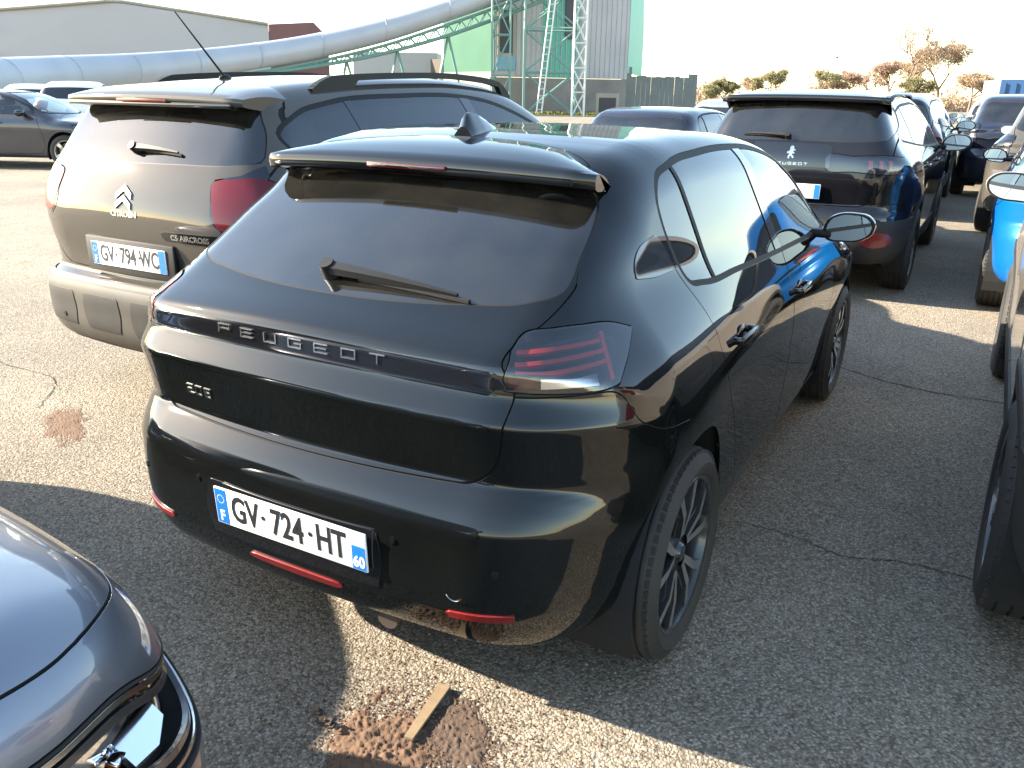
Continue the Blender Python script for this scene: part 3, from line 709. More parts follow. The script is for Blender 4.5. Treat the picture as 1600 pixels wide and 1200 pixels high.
# ---------------------------------------------------------------- the black hatchback in front
HERO=dict(hero=True,res=.0115,paint='black',gap=.0045,
 wb=2.54,belt=1.0,
 prof=[(-.50,.20),(-.60,.235),(-.655,.30),(-.684,.37,1),(-.692,.45),(-.692,.53),(-.688,.60,1),(-.665,.645),(-.634,.688,1),(-.622,.70,1),(-.636,.78),(-.655,.862,1),(-.628,.908,1),(-.619,.925),(-.616,.955),(-.613,.990),(-.603,1.008),(-.580,1.022),(-.50,1.062),(-.38,1.135),(-.22,1.235),(-.10,1.308),(-.045,1.355),(.03,1.40),(.2,1.437),(.5,1.453),(.9,1.453),(1.25,1.43),(1.5,1.39),(1.8,1.285),(2.1,1.135),(2.35,1.01),(2.5,.945),(2.8,.90),(3.1,.82),(3.24,.74),(3.32,.62),(3.34,.5),(3.33,.35),(3.25,.22),(3.0,.19),(1.2,.19)],
 sec=[(-.3,.70),(.15,.80),(.25,.828),(.35,.84),(.5,.848),(.62,.853),(.75,.860),(.82,.857),(.90,.838),(.98,.805),(1.06,.775),(1.2,.722),(1.35,.66),(1.45,.61),(1.6,.53),(2.4,.2)],
 plan=[(-1.7,.90),(-.7,.945),(-.35,.985),(0,1.0),(1.2,1.005),(2.4,1.0),(2.9,.965),(3.4,.90),(4.4,.8)],
 plang=[(-1.7,.80),(-.7,.84),(-.1,.90),(.4,.965),(1.2,1.0),(2.0,.985),(2.5,.97),(4.4,.8)],
 crown=.06,flare=.020,
 wheel=(.314,.200,.232,'hero'),track=.872,ra=.366,archk=.97,bottom=[(-2,.27),(-.9,.27),(-.35,.27),(-.2,.20),(.2,.2),(.38,.21),(2.2,.21),(2.5,.2),(3.4,.19),(6,.19)],
 glassR=[(0,1.066),(.20,1.068),(.40,1.077),(.54,1.090),(.60,1.11),(.592,1.18),(.575,1.25),(.545,1.31),(.50,1.330),(.25,1.335),(0,1.335),(-.25,1.335),(-.50,1.330),(-.545,1.31),(-.575,1.25),(-.592,1.18),(-.60,1.11),(-.54,1.090),(-.40,1.077),(-.20,1.068)],
 grim=.004,
 ws=[(0,1.00),(.45,1.01),(.72,1.05),(.66,1.20),(.55,1.385),(.3,1.405),(0,1.41),(-.3,1.405),(-.55,1.385),(-.66,1.20),(-.72,1.05),(-.45,1.01)],wsx=1.25,
 dlo=[(.205,1.050),(.165,1.13),(.143,1.22),(.15,1.29),(.20,1.345),(.32,1.378),(.60,1.400),(.95,1.402),(1.25,1.382),(1.50,1.33),(1.74,1.225),(1.98,1.09),(2.02,1.0,1),(1.93,.982,1),(1.2,1.005),(.6,1.024),(.28,1.036)],
 drim=.017,rim='rubber',
 pillars=[((.395,1.0),(.325,1.40),.020),((1.13,1.0),(.985,1.42),.075)],
 panes=[[0,1],[2]],
 doors=[[(.155,1.10),(.205,.98),(.215,.86),(.29,.72),(.42,.60),(.52,.45),(.60,.29,1),(1.215,.275,1),(1.235,.60),(1.165,.85),(1.155,1.02,1)],
        [(1.16,1.02,1),(1.17,.85),(1.24,.60),(1.22,.275,1),(2.06,.285,1),(2.14,.40),(2.14,.60),(2.07,.85),(2.04,.985,1)]],
 handles=[(.44,.862),(1.30,.850)],
 lx0=-.6,lampR=[(.602,.931,1),(.603,.968,1),(.640,1.012,1),(.70,1.040),(.80,1.047),(.92,1.047),(1.02,1.042),(1.125,1.020,1),(1.075,.975),(1.00,.925,1),(.94,.921),(.80,.923)],
 bars=[(1.015,.0035,.66,.98,'redin'),(.995,.0035,.645,.985,'redin'),(.975,.0035,.64,.99,'redin'),(.949,.012,.615,.70,'redlens'),(.946,.012,.72,.93,'satin'),(.985,.045,.985,1.0,'redin')],
 tg_x=[(0,.165),(.2,.15),(.37,.105),(.46,.06),(.52,.0),(.56,-.12),(.62,-.3),(.9,-.5)],
 tg_y=[(0,.56),(.685,.56),(.80,.586),(.90,.600),(.93,.603),(.96,.590),(.985,.568),(1.017,.563),(1.04,.585),(1.06,.600),(1.12,.615),(1.18,.605),(1.26,.585),(1.33,.56),(1.45,.535),(2.2,.5)],tg_z=.683,tg_zc=.045,tg_r=.09,
 strip=(.927,.985),
 bump_z=[(0,2.0),(.45,1.9),(.6,.93),(.62,.919),(.95,.916),(1.0,.905),(1.08,.83),(1.12,.815),(1.2,.79),(2.5,.7)],bump_x=-.10,
 mirror=(1.80,1.03,.80),mirrormat='gloss',zf=.28,cabw=.60)
hp=make_car(HERO,'parked_hatchback','glossy black five-door hatchback parked in the middle, plate GV-724-HT')
hr,hb=hp['root'],hp['body'];tgt=hp['tailgate'];bmp=hp['bumper']
word(hb,'PEUGEOT',.0,.962,.040,.022,.0845,.003,'satin',tgt)
word(hb,'208',.365,.768,.023,.026,.037,.003,'satin',tgt,name='model_numeral',sw=.12)
# plate field and plate
def flat_panel(pts,x,nx,th,mat,parent,name):
    b=B();b.prism([(x+nx*(p[1]-.45),p[0],p[1]) for p in pts],(th,0,0));return b.obj(name,mat,parent,angle=30)
licence_plate(hr,(-.700,-.010,.487),-.05,'GV-724-HT','60')
pf=spoly([(.285,.549,1),(.305,.47),(.29,.385,1),(-.285,.385,1),(-.300,.47),(-.285,.549,1)],5)
regp=lambda q:np.maximum(pdist(q[0][:,YZ],pf),q[0][:,0])
_pm=cut((lambda v:(v[0],v[1],v[2]))(hb.mesh(.02)),np.zeros(1)) if False else None
def stamp(bd,poly2,off,mat,parent,name,res=.012,th=.01):
    """a panel following the rear of the body inside a (y,z) outline"""
    lo,hi=poly2.min(0),poly2.max(0);ys=np.arange(lo[0]-res,hi[0]+res,res);zs=np.arange(lo[1]-res,hi[1]+res,res)
    Yg,Zg=np.meshgrid(ys,zs,indexing='ij');P_,Nn=rear_hit(bd,Yg.ravel(),Zg.ravel());n,m_=Yg.shape
    i=np.arange(n-1)[:,None]*m_;j=np.arange(m_-1)[None];a,b_,c,d=(i+j).ravel(),(i+j+1).ravel(),(i+m_+j+1).ravel(),(i+m_+j).ravel()
    T=np.vstack([np.stack([a,b_,c],1),np.stack([a,c,d],1)])
    nr=np.cross(P_[T[:,1]]-P_[T[:,0]],P_[T[:,2]]-P_[T[:,0]]);fl=(nr*Nn[T[:,0]]).sum(1)<0;T[fl]=T[fl][:,[0,2,1]]
    mm=(P_,Nn,T);k,_=cut(mm,pdist(np.stack([Yg.ravel(),Zg.ravel()],1),poly2));return panel(name,k,mat,parent,off,th,.002)
stamp(hb,pf,.003,'gloss',bmp,'plate_panel',th=.006)
# lower bumper pieces
for s_ in (1,-1):
    pts=spoly([(s_*.48,.378,1),(s_*.56,.384),(s_*.635,.388,1),(s_*.645,.380),(s_*.63,.370,1),(s_*.56,.366),(s_*.49,.362,1),(s_*.475,.370)],5)
    stamp(hb,pts,.006,'reflect',bmp,'rear_reflector')
    P_,Nn=rear_hit(hb,[s_*.335],[.535]);b=B();p=Vector(P_[0]);n_=Vector(Nn[0]);b.bar(p-n_*.004,p+n_*.0025,.010,n=20);b.bar(p,p+n_*.004,.007,n=20);b.obj('parking_sensor','gloss',bmp)
    P_,Nn=rear_hit(hb,[s_*.60],[.50]);b=B();p=Vector(P_[0]);n_=Vector(Nn[0]);b.bar(p-n_*.004,p+n_*.0025,.010,n=20);b.bar(p,p+n_*.004,.007,n=20);b.obj('parking_sensor','gloss',bmp)
P_,Nn=rear_hit(hb,[-.50],[.43]);b=B();p=Vector(P_[0]);n_=Vector(Nn[0])
for k in range(14):
    a0=math.pi*(1.1+.8*k/14);a1=math.pi*(1.1+.8*(k+1)/14);b.bar(p+n_*.001+Vector((0,.022*math.cos(a0),.018*math.sin(a0))),p+n_*.001+Vector((0,.022*math.cos(a1),.018*math.sin(a1))),.0012,n=6)
b.obj('tow_eye_cover_edge','satin',bmp)
# valance under the bumper, exhaust
stamp(hb,spoly([(-.155,.356,1),(0,.358),(.155,.356,1),(.165,.348),(.145,.338,1),(0,.335),(-.145,.338,1),(-.165,.348)],5),.006,'reflect',bmp,'rear_fog_lamp')
b=B();b.box((-.46,0,.275),(.20,1.0,.05),bev=.02,seg=3);b.box((-.40,0,.235),(.3,.8,.04),bev=.015);b.obj('lower_valance','plastic',bmp)
b=B();b.bar((-.20,-.20,.24),(-.55,-.24,.235),.026,n=20);b.bar((-.55,-.24,.235),(-.60,-.245,.228),.026,.029,n=20);b.box((-.25,.05,.235),(.26,.5,.13),bev=.05,seg=4)
b.obj('exhaust','disc',hr)
# spoiler
def spoiler(bd,hw,x_front,lip,lipz,par,mat,drop=.045,side=.10,thick=.034):
    n=41;b=B();rings=[]
    for k in range(n):
        y=-hw+2*hw*k/(n-1);t=abs(y)/hw;xf=x_front(abs(y));Pt,_=top_hit(bd,[xf],[y]);zf=Pt[0][2]
        lx=lip+.012*t*t+.03*max(t-.93,0)/.07;lz=lipz-.012*t*t-.004*max(t-.93,0)/.07
        sec=[]
        for q in np.linspace(0,1,7):
            x=xf+(lx-xf)*q;zt=zf+(lz-zf)*q+.012*math.sin(math.pi*q);sec.append((x,y,zt+.002))
        sec+=[(lx-.004,y,lz-.006),(lx-.006,y,lz-thick*.6),(lx-.002,y,lz-thick),(lx+.012,y,lz-thick-.006),(lx+.13,y,lz-drop),(xf-.01,y,zf-.03)]
        rings.append([b.b.verts.new(v) for v in sec])
    m_=len(rings[0])
    for r0,r1 in zip(rings[:-1],rings[1:]):
        for k in range(m_):b.b.faces.new((r0[k],r0[(k+1)%m_],r1[(k+1)%m_],r1[k]))
    b.b.faces.new(rings[0]);b.b.faces.new(rings[-1][::-1])
    o=b.obj('spoiler',mat,par,angle=50);return o
xsx=ctab([(0,.150),(.2,.135),(.37,.09),(.46,.045),(.52,.02),(.6,.0)],lo=0,hi=1)
spo=spoiler(hb,.565,lambda y:float(xsx(y)),-.127,1.380,tgt,'black',drop=.05,thick=.036)
b=B();b.box((-.1365,0,1.360),(.006,.27,.014),bev=.003);
brk=b.obj('brake_light','redlens',spo)
for k in range(16):pass
bl=B().box((-.1385,0,1.360),(.004,.262,.010),bev=.002).obj('brake_light_cover','lensc',brk)
# shark fin aerial
P0,_=top_hit(hb,[.20,.30,.42],[0,0,0]);b=B();rings=[]
for t,(dx,hh,wd) in enumerate([(.185,.0,.030),(.170,.058,.026),(.190,.066,.016),(.215,.060,.016),(.26,.040,.022),(.31,.018,.02),(.345,.0,.004)]):pass
prof=[(.170,0,.036),(.172,.030,.032),(.182,.062,.014),(.205,.066,.010),(.25,.050,.010),(.30,.028,.009),(.345,.010,.007),(.362,0,.005)]
base=[(.160,.034),(.20,.038),(.25,.036),(.30,.028),(.345,.014),(.365,.003)]
nx=16;V=[];F=[]
for i in range(nx):
    x=.165+(.37-.165)*i/(nx-1);z0=float(top_hit(hb,[x],[0])[0][0][2])-.003
    hgt=np.interp(x,[.165,.182,.20,.25,.30,.345,.37],[.030,.066,.068,.052,.030,.012,.002]);bw=np.interp(x,[.165,.20,.25,.30,.345,.37],[.033,.037,.035,.028,.016,.004]);tw=bw*np.interp(x,[.165,.2,.37],[.5,.28,.4])
    xo=-0.0
    for (yy,zz) in ((-bw,0),(-bw*.88,hgt*.25),(-tw*.9,hgt*.8),(-tw*.4,hgt),(tw*.4,hgt),(tw*.9,hgt*.8),(bw*.88,hgt*.25),(bw,0)):V.append((x+(.012 if 0 else 0),yy,z0+zz))
for i in range(nx-1):
    for k in range(7):F.append((i*8+k,i*8+k+1,(i+1)*8+k+1,(i+1)*8+k))
F.append(tuple(range(8)));F.append(tuple(range(8*nx-1,8*nx-9,-1)))
me=pymesh('aerial_fin',V,F,True);me.set_sharp_from_angle(angle=R(60));link('aerial_fin',me,'gloss',hr)
wiper(tgt,hb,.03,1.103,-.40,1.085)
# gloss quarter trim behind the rear door glass
def stamp_side(bd,poly2,s_,off,mat,parent,name,res=.012,th=.008):
    lo,hi=poly2.min(0),poly2.max(0);xs_=np.arange(lo[0]-res,hi[0]+res,res);zs=np.arange(lo[1]-res,hi[1]+res,res)
    Xg,Zg=np.meshgrid(xs_,zs,indexing='ij');P_,Nn=side_hit(bd,Xg.ravel(),Zg.ravel(),s_);n,m_=Xg.shape
    i=np.arange(n-1)[:,None]*m_;j=np.arange(m_-1)[None];a,b_,c,d=(i+j).ravel(),(i+j+1).ravel(),(i+m_+j+1).ravel(),(i+m_+j).ravel()
    T=np.vstack([np.stack([a,b_,c],1),np.stack([a,c,d],1)]);nr=np.cross(P_[T[:,1]]-P_[T[:,0]],P_[T[:,2]]-P_[T[:,0]]);fl=(nr*Nn[T[:,0]]).sum(1)<0;T[fl]=T[fl][:,[0,2,1]]
    k,_=cut((P_,Nn,T),pdist(np.stack([Xg.ravel(),Zg.ravel()],1),poly2));return panel(name,k,mat,parent,off,th,.002)
for s_ in (-1,1):
    stamp_side(hb,spoly([(-.075,1.108,1),(-.062,1.142),(-.03,1.170),(.09,1.200,1),(.125,1.16),(.148,1.10,1),(.02,1.098)],5),s_,.003,'gloss',hr,'quarter_trim')

for s_ in (1,-1):
    q=stamp(hb,spoly([(s_*.470,.968,1),(s_*.556,.974,1),(s_*.575,.950),(s_*.585,.934,1),(s_*.50,.940,1)],4),.0015,'gloss',tgt,'tailgate_lamp')
    for z0,w0 in ((.963,.540),(.954,.55),(.945,.56)):
        stamp(hb,np.array([(s_*.505,z0-.002),(s_*w0,z0-.002),(s_*w0,z0+.002),(s_*.505,z0+.002)]),.003,'redin',q,'light_bar',res=.008,th=.002)
# ---------------------------------------------------------------- the other cars
SUVA=dict(res=.026,paint='grey',gap=.007,wb=2.73,belt=1.15,fz=.78,
 prof=[(-.68,.28),(-.80,.33),(-.865,.42),(-.875,.52),(-.872,.62),(-.855,.665,1),(-.79,.69,1),(-.800,.78),(-.822,.90),(-.825,1.0),(-.80,1.10),(-.765,1.18),(-.735,1.235),(-.66,1.35),(-.57,1.475),(-.50,1.545),(-.36,1.575),(0,1.61),(.6,1.635),(1.2,1.63),(1.6,1.585),(1.95,1.46),(2.25,1.29),(2.5,1.17),(2.7,1.13),(3.1,1.09),(3.4,.98),(3.52,.80),(3.56,.6),(3.52,.38),(3.3,.25),(1.3,.22)],
 sec=[(-.3,.80),(.2,.87),(.4,.90),(.6,.905),(.8,.91),(.95,.912),(1.08,.89),(1.17,.845),(1.3,.785),(1.5,.67),(1.63,.595),(1.8,.55),(2.4,.3)],
 plan=[(-1.9,.90),(-.85,.945),(-.4,.985),(0,1.0),(2.6,1.0),(3.1,.965),(3.6,.90),(4.6,.8)],
 plang=[(-1.9,.80),(-.85,.87),(-.3,.93),(.3,.975),(1.2,1.0),(2.2,.985),(2.7,.97),(4.6,.8)],
 crown=.06,flare=.022,spine=(.35,2.45,.68),dr=(.09,.8),kr=.12,
 wheel=(.352,.225,.245,'5'),alloy=('alloys','alloys'),track=.925,ra=.40,clad=.055,cladz=.47,bclad=.665,cladmat='cladding',
 bottom=[(-3,.33),(-.7,.32),(-.4,.25),(0,.24),(3,.24),(6,.26)],
 glassR=[(0,1.225),(.3,1.23),(.56,1.235),(.695,1.25,1),(.655,1.36),(.58,1.475,1),(.3,1.485),(0,1.49),(-.3,1.485),(-.58,1.475,1),(-.655,1.36),(-.695,1.25,1),(-.56,1.235),(-.3,1.23)],grim=.004,
 ws=[(0,1.19),(.45,1.20),(.74,1.23),(.68,1.36),(.60,1.55),(.3,1.575),(0,1.58),(-.3,1.575),(-.60,1.55),(-.68,1.36),(-.74,1.23),(-.45,1.20)],wsx=1.45,
 dlo=[(-.42,1.25,1),(-.50,1.36),(-.34,1.46),(-.10,1.51),(.5,1.545),(1.0,1.545),(1.35,1.51),(1.65,1.43),(1.95,1.31),(2.22,1.18,1),(2.12,1.135,1),(1.2,1.155),(.3,1.19)],
 drim=.02,rim='rubber',pillars=[((.12,1.1),(.02,1.6),.05),((1.17,1.1),(1.05,1.6),.09)],panes=[[1],[2]],
 doors=[[(-.02,1.26),(.04,1.15),(.10,1.0),(.34,.85),(.46,.66),(.50,.45),(.62,.30,1),(1.28,.30,1),(1.30,.7),(1.22,1.0),(1.20,1.16,1)],
        [(1.205,1.16,1),(1.225,1.0),(1.305,.7),(1.285,.30,1),(2.22,.31,1),(2.30,.45),(2.30,.7),(2.24,1.0),(2.20,1.13,1)]],
 handles=[(.36,1.03),(1.42,1.02)],
 lx0=-.83,lampR=[(.60,.985),(.585,1.08),(.60,1.165),(.72,1.185),(.95,1.18),(1.06,1.13),(1.06,1.04),(.95,.985),(.75,.975)],lampstyle='red',
 tg_x=[(0,-.30),(.4,-.31),(.6,-.36),(.8,-.5)],tg_y=[(0,.60),(.70,.60),(.85,.66),(.98,.70),(1.18,.73),(1.30,.72),(1.48,.62),(1.6,.58),(2.2,.5)],tg_z=.705,tg_zc=.02,tg_r=.10,
 bump_z=[(0,2.),(.5,1.4),(.66,.80),(.95,.80),(1.1,.76),(1.3,.70),(2.5,.6)],bump_x=-.20,
 mirror=(1.98,1.16,1.02),zf=.36,seatup=.14,fbump=.72,bonnet=[(2.45,-.1),(2.6,.60),(3.0,.70),(3.42,.60),(3.47,-.1)],bonnet_z=.85,
 frontlamp=[(.52,.80),(.55,.95),(.75,.98),(1.0,1.0),(1.05,.92),(.8,.82)],fx0=3.45)
def var(base,sx=1,sy=1,sz=1,**kw):
    S=dict(base)
    def pt(p,a,b):return (p[0]*a,p[1]*b)+tuple(p[2:])
    for k,a,b in (('prof',sx,sz),('sec',sz,sy),('plan',sx,1),('plang',sx,1),('bottom',sx,sz),('glassR',sy,sz),('ws',sy,sz),('dlo',sx,sz),('tg_x',sy,sx),('tg_y',sz,sy),('lampR',1,sz),('bump_z',1,sz),('bonnet',sx,sy),('frontlamp',1,sz)):
        if k in S and not np.isscalar(S[k]):S[k]=[pt(p,a,b) for p in S[k]]
    S['doors']=[[pt(p,sx,sz) for p in d] for d in S['doors']];S['pillars']=[(pt(a,sx,sz),pt(b_,sx,sz),w_) for a,b_,w_ in S['pillars']]
    S['handles']=[pt(p,sx,sz) for p in S['handles']]
    for k,f in (('wb',sx),('belt',sz),('tg_z',sz),('lx0',sx),('track',sy),('fx0',sx),('cladz',sz),('bclad',sz),('fz',sz)):
        if k in S:S[k]=S[k]*f
    m_=S['mirror'];S['mirror']=(m_[0]*sx,m_[1]*sz,m_[2]);S.update(kw);return S
def roof_rails(root,bd,x0,x1,y,mat='gloss',h=.05,w_=.035):
    for s_ in (-1,1):
        b=B();n=40;xs_=np.linspace(x0,x1,n);P_,_=top_hit(bd,xs_,0*xs_+s_*y);zz=P_[:,2]
        def prof_(t):
            e=min(t,1-t);return h*min(1,e/.07)**.7
        top=[(x,z+prof_(k/(n-1))+.020) for k,(x,z) in enumerate(zip(xs_,zz))]
        bot=[]
        for k,(x,z) in enumerate(zip(xs_,zz)):
            t=k/(n-1);foot=t<.16 or t>.93;bot.append((x,z-.01 if foot else z+prof_(t)-.012))
        for (a,c,a2,c2) in zip(top[:-1],top[1:],bot[:-1],bot[1:]):
            yo,yi=s_*y,s_*(y-w_);v=[b.b.verts.new(p) for p in ((a2[0],yo,a2[1]),(a2[0],yi,a2[1]),(a[0],yi,a[1]),(a[0],yo,a[1]),(c2[0],yo,c2[1]),(c2[0],yi,c2[1]),(c[0],yi,c[1]),(c[0],yo,c[1]))]
            for f in ((0,1,5,4),(1,2,6,5),(2,3,7,6),(3,0,4,7)):b.b.faces.new([v[i] for i in f])
        bmesh.ops.remove_doubles(b.b,verts=b.b.verts,dist=1e-4);b.obj('roof_rail',mat,root,angle=30)
def rod_aerial(root,bd,x,y,L=.42,tilt=-.5):
    P_,_=top_hit(bd,[x],[y]);p=Vector(P_[0]);b=B();b.sphere(p,.03,(1.3,.8,.7),12);b.bar(p+Vector((0,0,.005)),p+Vector((math.sin(tilt)*L,0,math.cos(tilt)*L)),.006,.003);b.obj('aerial','plastic',root)
# grey SUV, left
cp=make_car(SUVA,'parked_suv','warm grey SUV with roof rails parked left of the black hatchback, plate GV-794-WC',(1.255,2.03,0))
cr,cb,ctg,cbm=cp['root'],cp['body'],cp['tailgate'],cp['bumper']
roof_rails(cr,cb,-.15,1.75,.585,'rubber')
rod_aerial(cr,cb,-.12,0.02,.40,-.75)
sp=spoiler(cb,.595,lambda y:-.30-.04*(y/.6)**2,-.645,1.525,ctg,'grey',drop=.05,thick=.026)
B().box((-.618,0,1.484),(.05,1.10,.022),bev=.006).obj('spoiler_underside','gloss',sp)
B().box((-.655,0,1.500),(.006,.34,.014),bev=.003).obj('brake_light','redlens',sp)
wiper(ctg,cb,.0,1.285,-.30,1.275)
for s_ in (1,-1):
    uu=lambda q:np.abs(q[0][:,1])
    stamp(cb,spoly([(s_*.545,1.00),(s_*.53,1.09),(s_*.55,1.175),(s_*.64,1.20,1),(s_*.70,1.24,1),(s_*.73,1.20,1),(s_*.73,1.175,1),(s_*.64,1.165),(s_*.60,1.14),(s_*.59,1.07),(s_*.60,.99),(s_*.64,.965,1),(s_*.60,.955,1)],4),.002,'gloss',cr,'lamp_surround',res=.015,th=.004)
# double chevron and lettering
for k,(z0,) in enumerate(((1.115,),(1.070,))):
    W_,H_,t_=.052,.048,.020
    V2=np.array([(-W_,z0-H_),(-W_,z0-H_+t_*1.3),(0,z0+t_*.7),(W_,z0-H_+t_*1.3),(W_,z0-H_),(0,z0-t_*.55)]);T=np.array([(0,5,2),(0,2,1),(5,4,3),(5,3,2)])
    solid2d('chevron',V2,T,lambda u,v:rear_hit(cb,-u,v),.008,'satin',ctg)
wrap_text(cb,'CITROËN',.0,1.000,.036,'satin',ctg,'lettering',1.15,.001)
wrap_text(cb,'C5 AIRCROSS',-.41,.918,.034,'satin',ctg,'lettering',1.1,.001)
stamp(cb,spoly([(-.24,.940,1),(-.24,.90,1),(-.62,.895,1),(-.66,.92),(-.62,.945,1)],4),.0015,'gloss',ctg,'badge_plinth',res=.02)
licence_plate(cr,(-.828,.0,.80),-.02,'GV-794-WC',None,W=.52,H=.11)
B().box((-.815,0,.795),(.02,.62,.17),bev=.008).obj('plate_recess','cladding',ctg)
for yy in (-.53,-.18,.18,.53):
    stamp(cb,spoly([(yy-.13,.60,1),(yy-.14,.50),(yy-.12,.43,1),(yy+.12,.43,1),(yy+.14,.50),(yy+.13,.60,1)],4),.014,'cladding',cbm,'bumper_pocket',res=.02)
stamp(cb,spoly([(-.74,.640,1),(-.78,.52),(-.66,.385),(-.3,.355),(.3,.355),(.66,.385),(.78,.52),(.74,.640,1)],5),.011,'claylight',cbm,'bumper_insert',res=.02)
for yy in (-.50,.50):
    P_,Nn=rear_hit(cb,[yy],[.47]);p=Vector(P_[0]);n_=Vector(Nn[0]);B().bar(p+n_*.012,p+n_*.018,.012,n=16).obj('parking_sensor','gloss',cbm)
# black SUV ahead
SUVB=var(SUVA,sx=.99,sy=1.0,sz=.985,paint='black2',lampstyle='smoke',grim=.004,wheel=(.350,.225,.24,'y'),alloy=('alloyd','alloyc'),
 lampR=[(.28,1.04),(.28,1.12),(.5,1.135),(.95,1.135),(1.10,1.11),(1.08,1.03),(.9,1.01),(.5,1.02)],
 bars=[(1.075,.035,.62,.66,'redin'),(1.075,.035,.72,.76,'redin'),(1.075,.035,.82,.86,'redin')],
 prof=[(-.72,.28),(-.88,.35),(-.94,.45),(-.955,.56),(-.95,.68),(-.935,.725,1),(-.90,.75,1),(-.905,.85),(-.915,.96),(-.91,1.03),(-.895,1.13),(-.865,1.20),(-.82,1.28),(-.74,1.43),(-.66,1.535),(-.58,1.58),(-.3,1.595),(.2,1.615),(.8,1.62),(1.3,1.59),(1.65,1.52),(2.0,1.38),(2.3,1.22),(2.5,1.14),(2.8,1.10),(3.1,1.05),(3.35,.95),(3.5,.80),(3.54,.6),(3.5,.38),(3.3,.25),(1.3,.22)],
 glassR=[(0,1.235),(.5,1.235),(.68,1.25,1),(.70,1.30),(.66,1.42),(.585,1.535,1),(.3,1.55),(0,1.55),(-.3,1.55),(-.585,1.535,1),(-.66,1.42),(-.70,1.30),(-.68,1.25,1),(-.5,1.235)],
 lx0=-.91,tg_z=.755,tg_x=[(0,-.34),(.4,-.35),(.6,-.40),(.8,-.55)],bclad=.66,cladz=.42,clad=.05)
bp=make_car(SUVB,'parked_suv','black SUV with lion badge and dark rear window, parked directly beyond the black hatchback',(5.80,-.02,0))
br,bb,btg,bbm=bp['root'],bp['body'],bp['tailgate'],bp['bumper']
roof_rails(br,bb,-.35,1.6,.59,'gloss',h=.035)
spoiler(bb,.64,lambda y:-.34-.05*(y/.6)**2,-.735,1.572,btg,'black2',drop=.05,thick=.04)
wiper(btg,bb,.05,1.262,.40,1.272)
stamp(bb,spoly([(-.30,1.04,1),(-.30,1.215,1),(.30,1.215,1),(.30,1.04,1)],4),.002,'gloss',btg,'gloss_band',res=.03)
lion=[(-.01,.062),(.012,.066),(.026,.050),(.022,.034),(.040,.030),(.045,.018),(.026,.016),(.022,.004),(.036,-.004),(.034,-.018),(.016,-.012),(.010,-.026),(.030,-.040),(.034,-.060),(.020,-.060),(.012,-.044),(-.006,-.036),(-.014,-.052),(-.008,-.064),(-.024,-.064),(-.030,-.046),(-.018,-.026),(-.020,-.006),(-.032,-.016),(-.044,-.008),(-.042,.004),(-.028,.006),(-.014,.022),(-.018,.044)]
from mathutils.geometry import tessellate_polygon
T=np.array([t for t in tessellate_polygon([[Vector((a,b_,0)) for a,b_ in lion]])])
solid2d('lion_emblem',np.array(lion)*.72,T,lambda u,v:rear_hit(bb,-u,v+1.145),.006,'satin',btg)
word(bb,'PEUGEOT',.0,1.062,.024,.016,.040,.004,'satin',btg,sw=.2)
licence_plate(br,(-.926,.0,.86),.02,'',None)
for s_ in (1,-1):
    stamp(bb,spoly([(s_*.60,.50),(s_*.60,.53),(s_*.80,.535),(s_*.80,.50)],4),.014,'reflect',bbm,'rear_reflector',res=.02)
# near car bottom left : same direction, nose at the frame corner
_gp=[p for p in HERO['prof']]
_i=[k for k,p in enumerate(_gp) if p[0]==2.5][0];_j=[k for k,p in enumerate(_gp) if p[0]==3.25][0]
_gp=_gp[:_i]+[(2.45,1.00),(2.7,.985),(2.95,.955),(3.10,.915),(3.19,.865),(3.245,.80),(3.29,.70),(3.33,.58),(3.34,.45),(3.32,.33),(3.22,.24)]+_gp[_j+1:]
_gs=[p for p in HERO['sec'] if p[0]<.75]+[(.82,.865),(.92,.845),(1.0,.80)]+[p for p in HERO['sec'] if p[0]>1.05]
HERO2=dict(HERO,prof=_gp,sec=_gs,kf=.05,df=(.15,1.0))
HATCHG=var(HERO2,hero=False,openlamp=-1,res=.014,paint='steel',wheel=(.32,.205,.22,'5'),alloy=('alloys','alloys'),
 frontlamp=[(.50,.645),(.56,.70),(.68,.712),(.84,.722),(1.06,.785),(1.20,.798),(1.42,.80),(1.36,.735),(1.15,.625),(.9,.54),(.62,.54)],fx0=3.30,
 bonnet=[(2.38,-.2),(2.36,.2),(2.40,.60),(2.5,.76),(2.86,.79),(2.98,.755),(3.14,.63),(3.20,.48),(3.24,.2),(3.245,-.2)],bonnet_z=.6,fbump=.70,mirrormat='steel')
gp=make_car(HATCHG,'parked_car','steel grey car in the bottom left corner, broken headlamp open beside its bonnet',(-4.575,.25,0))
gr_=gp['root']
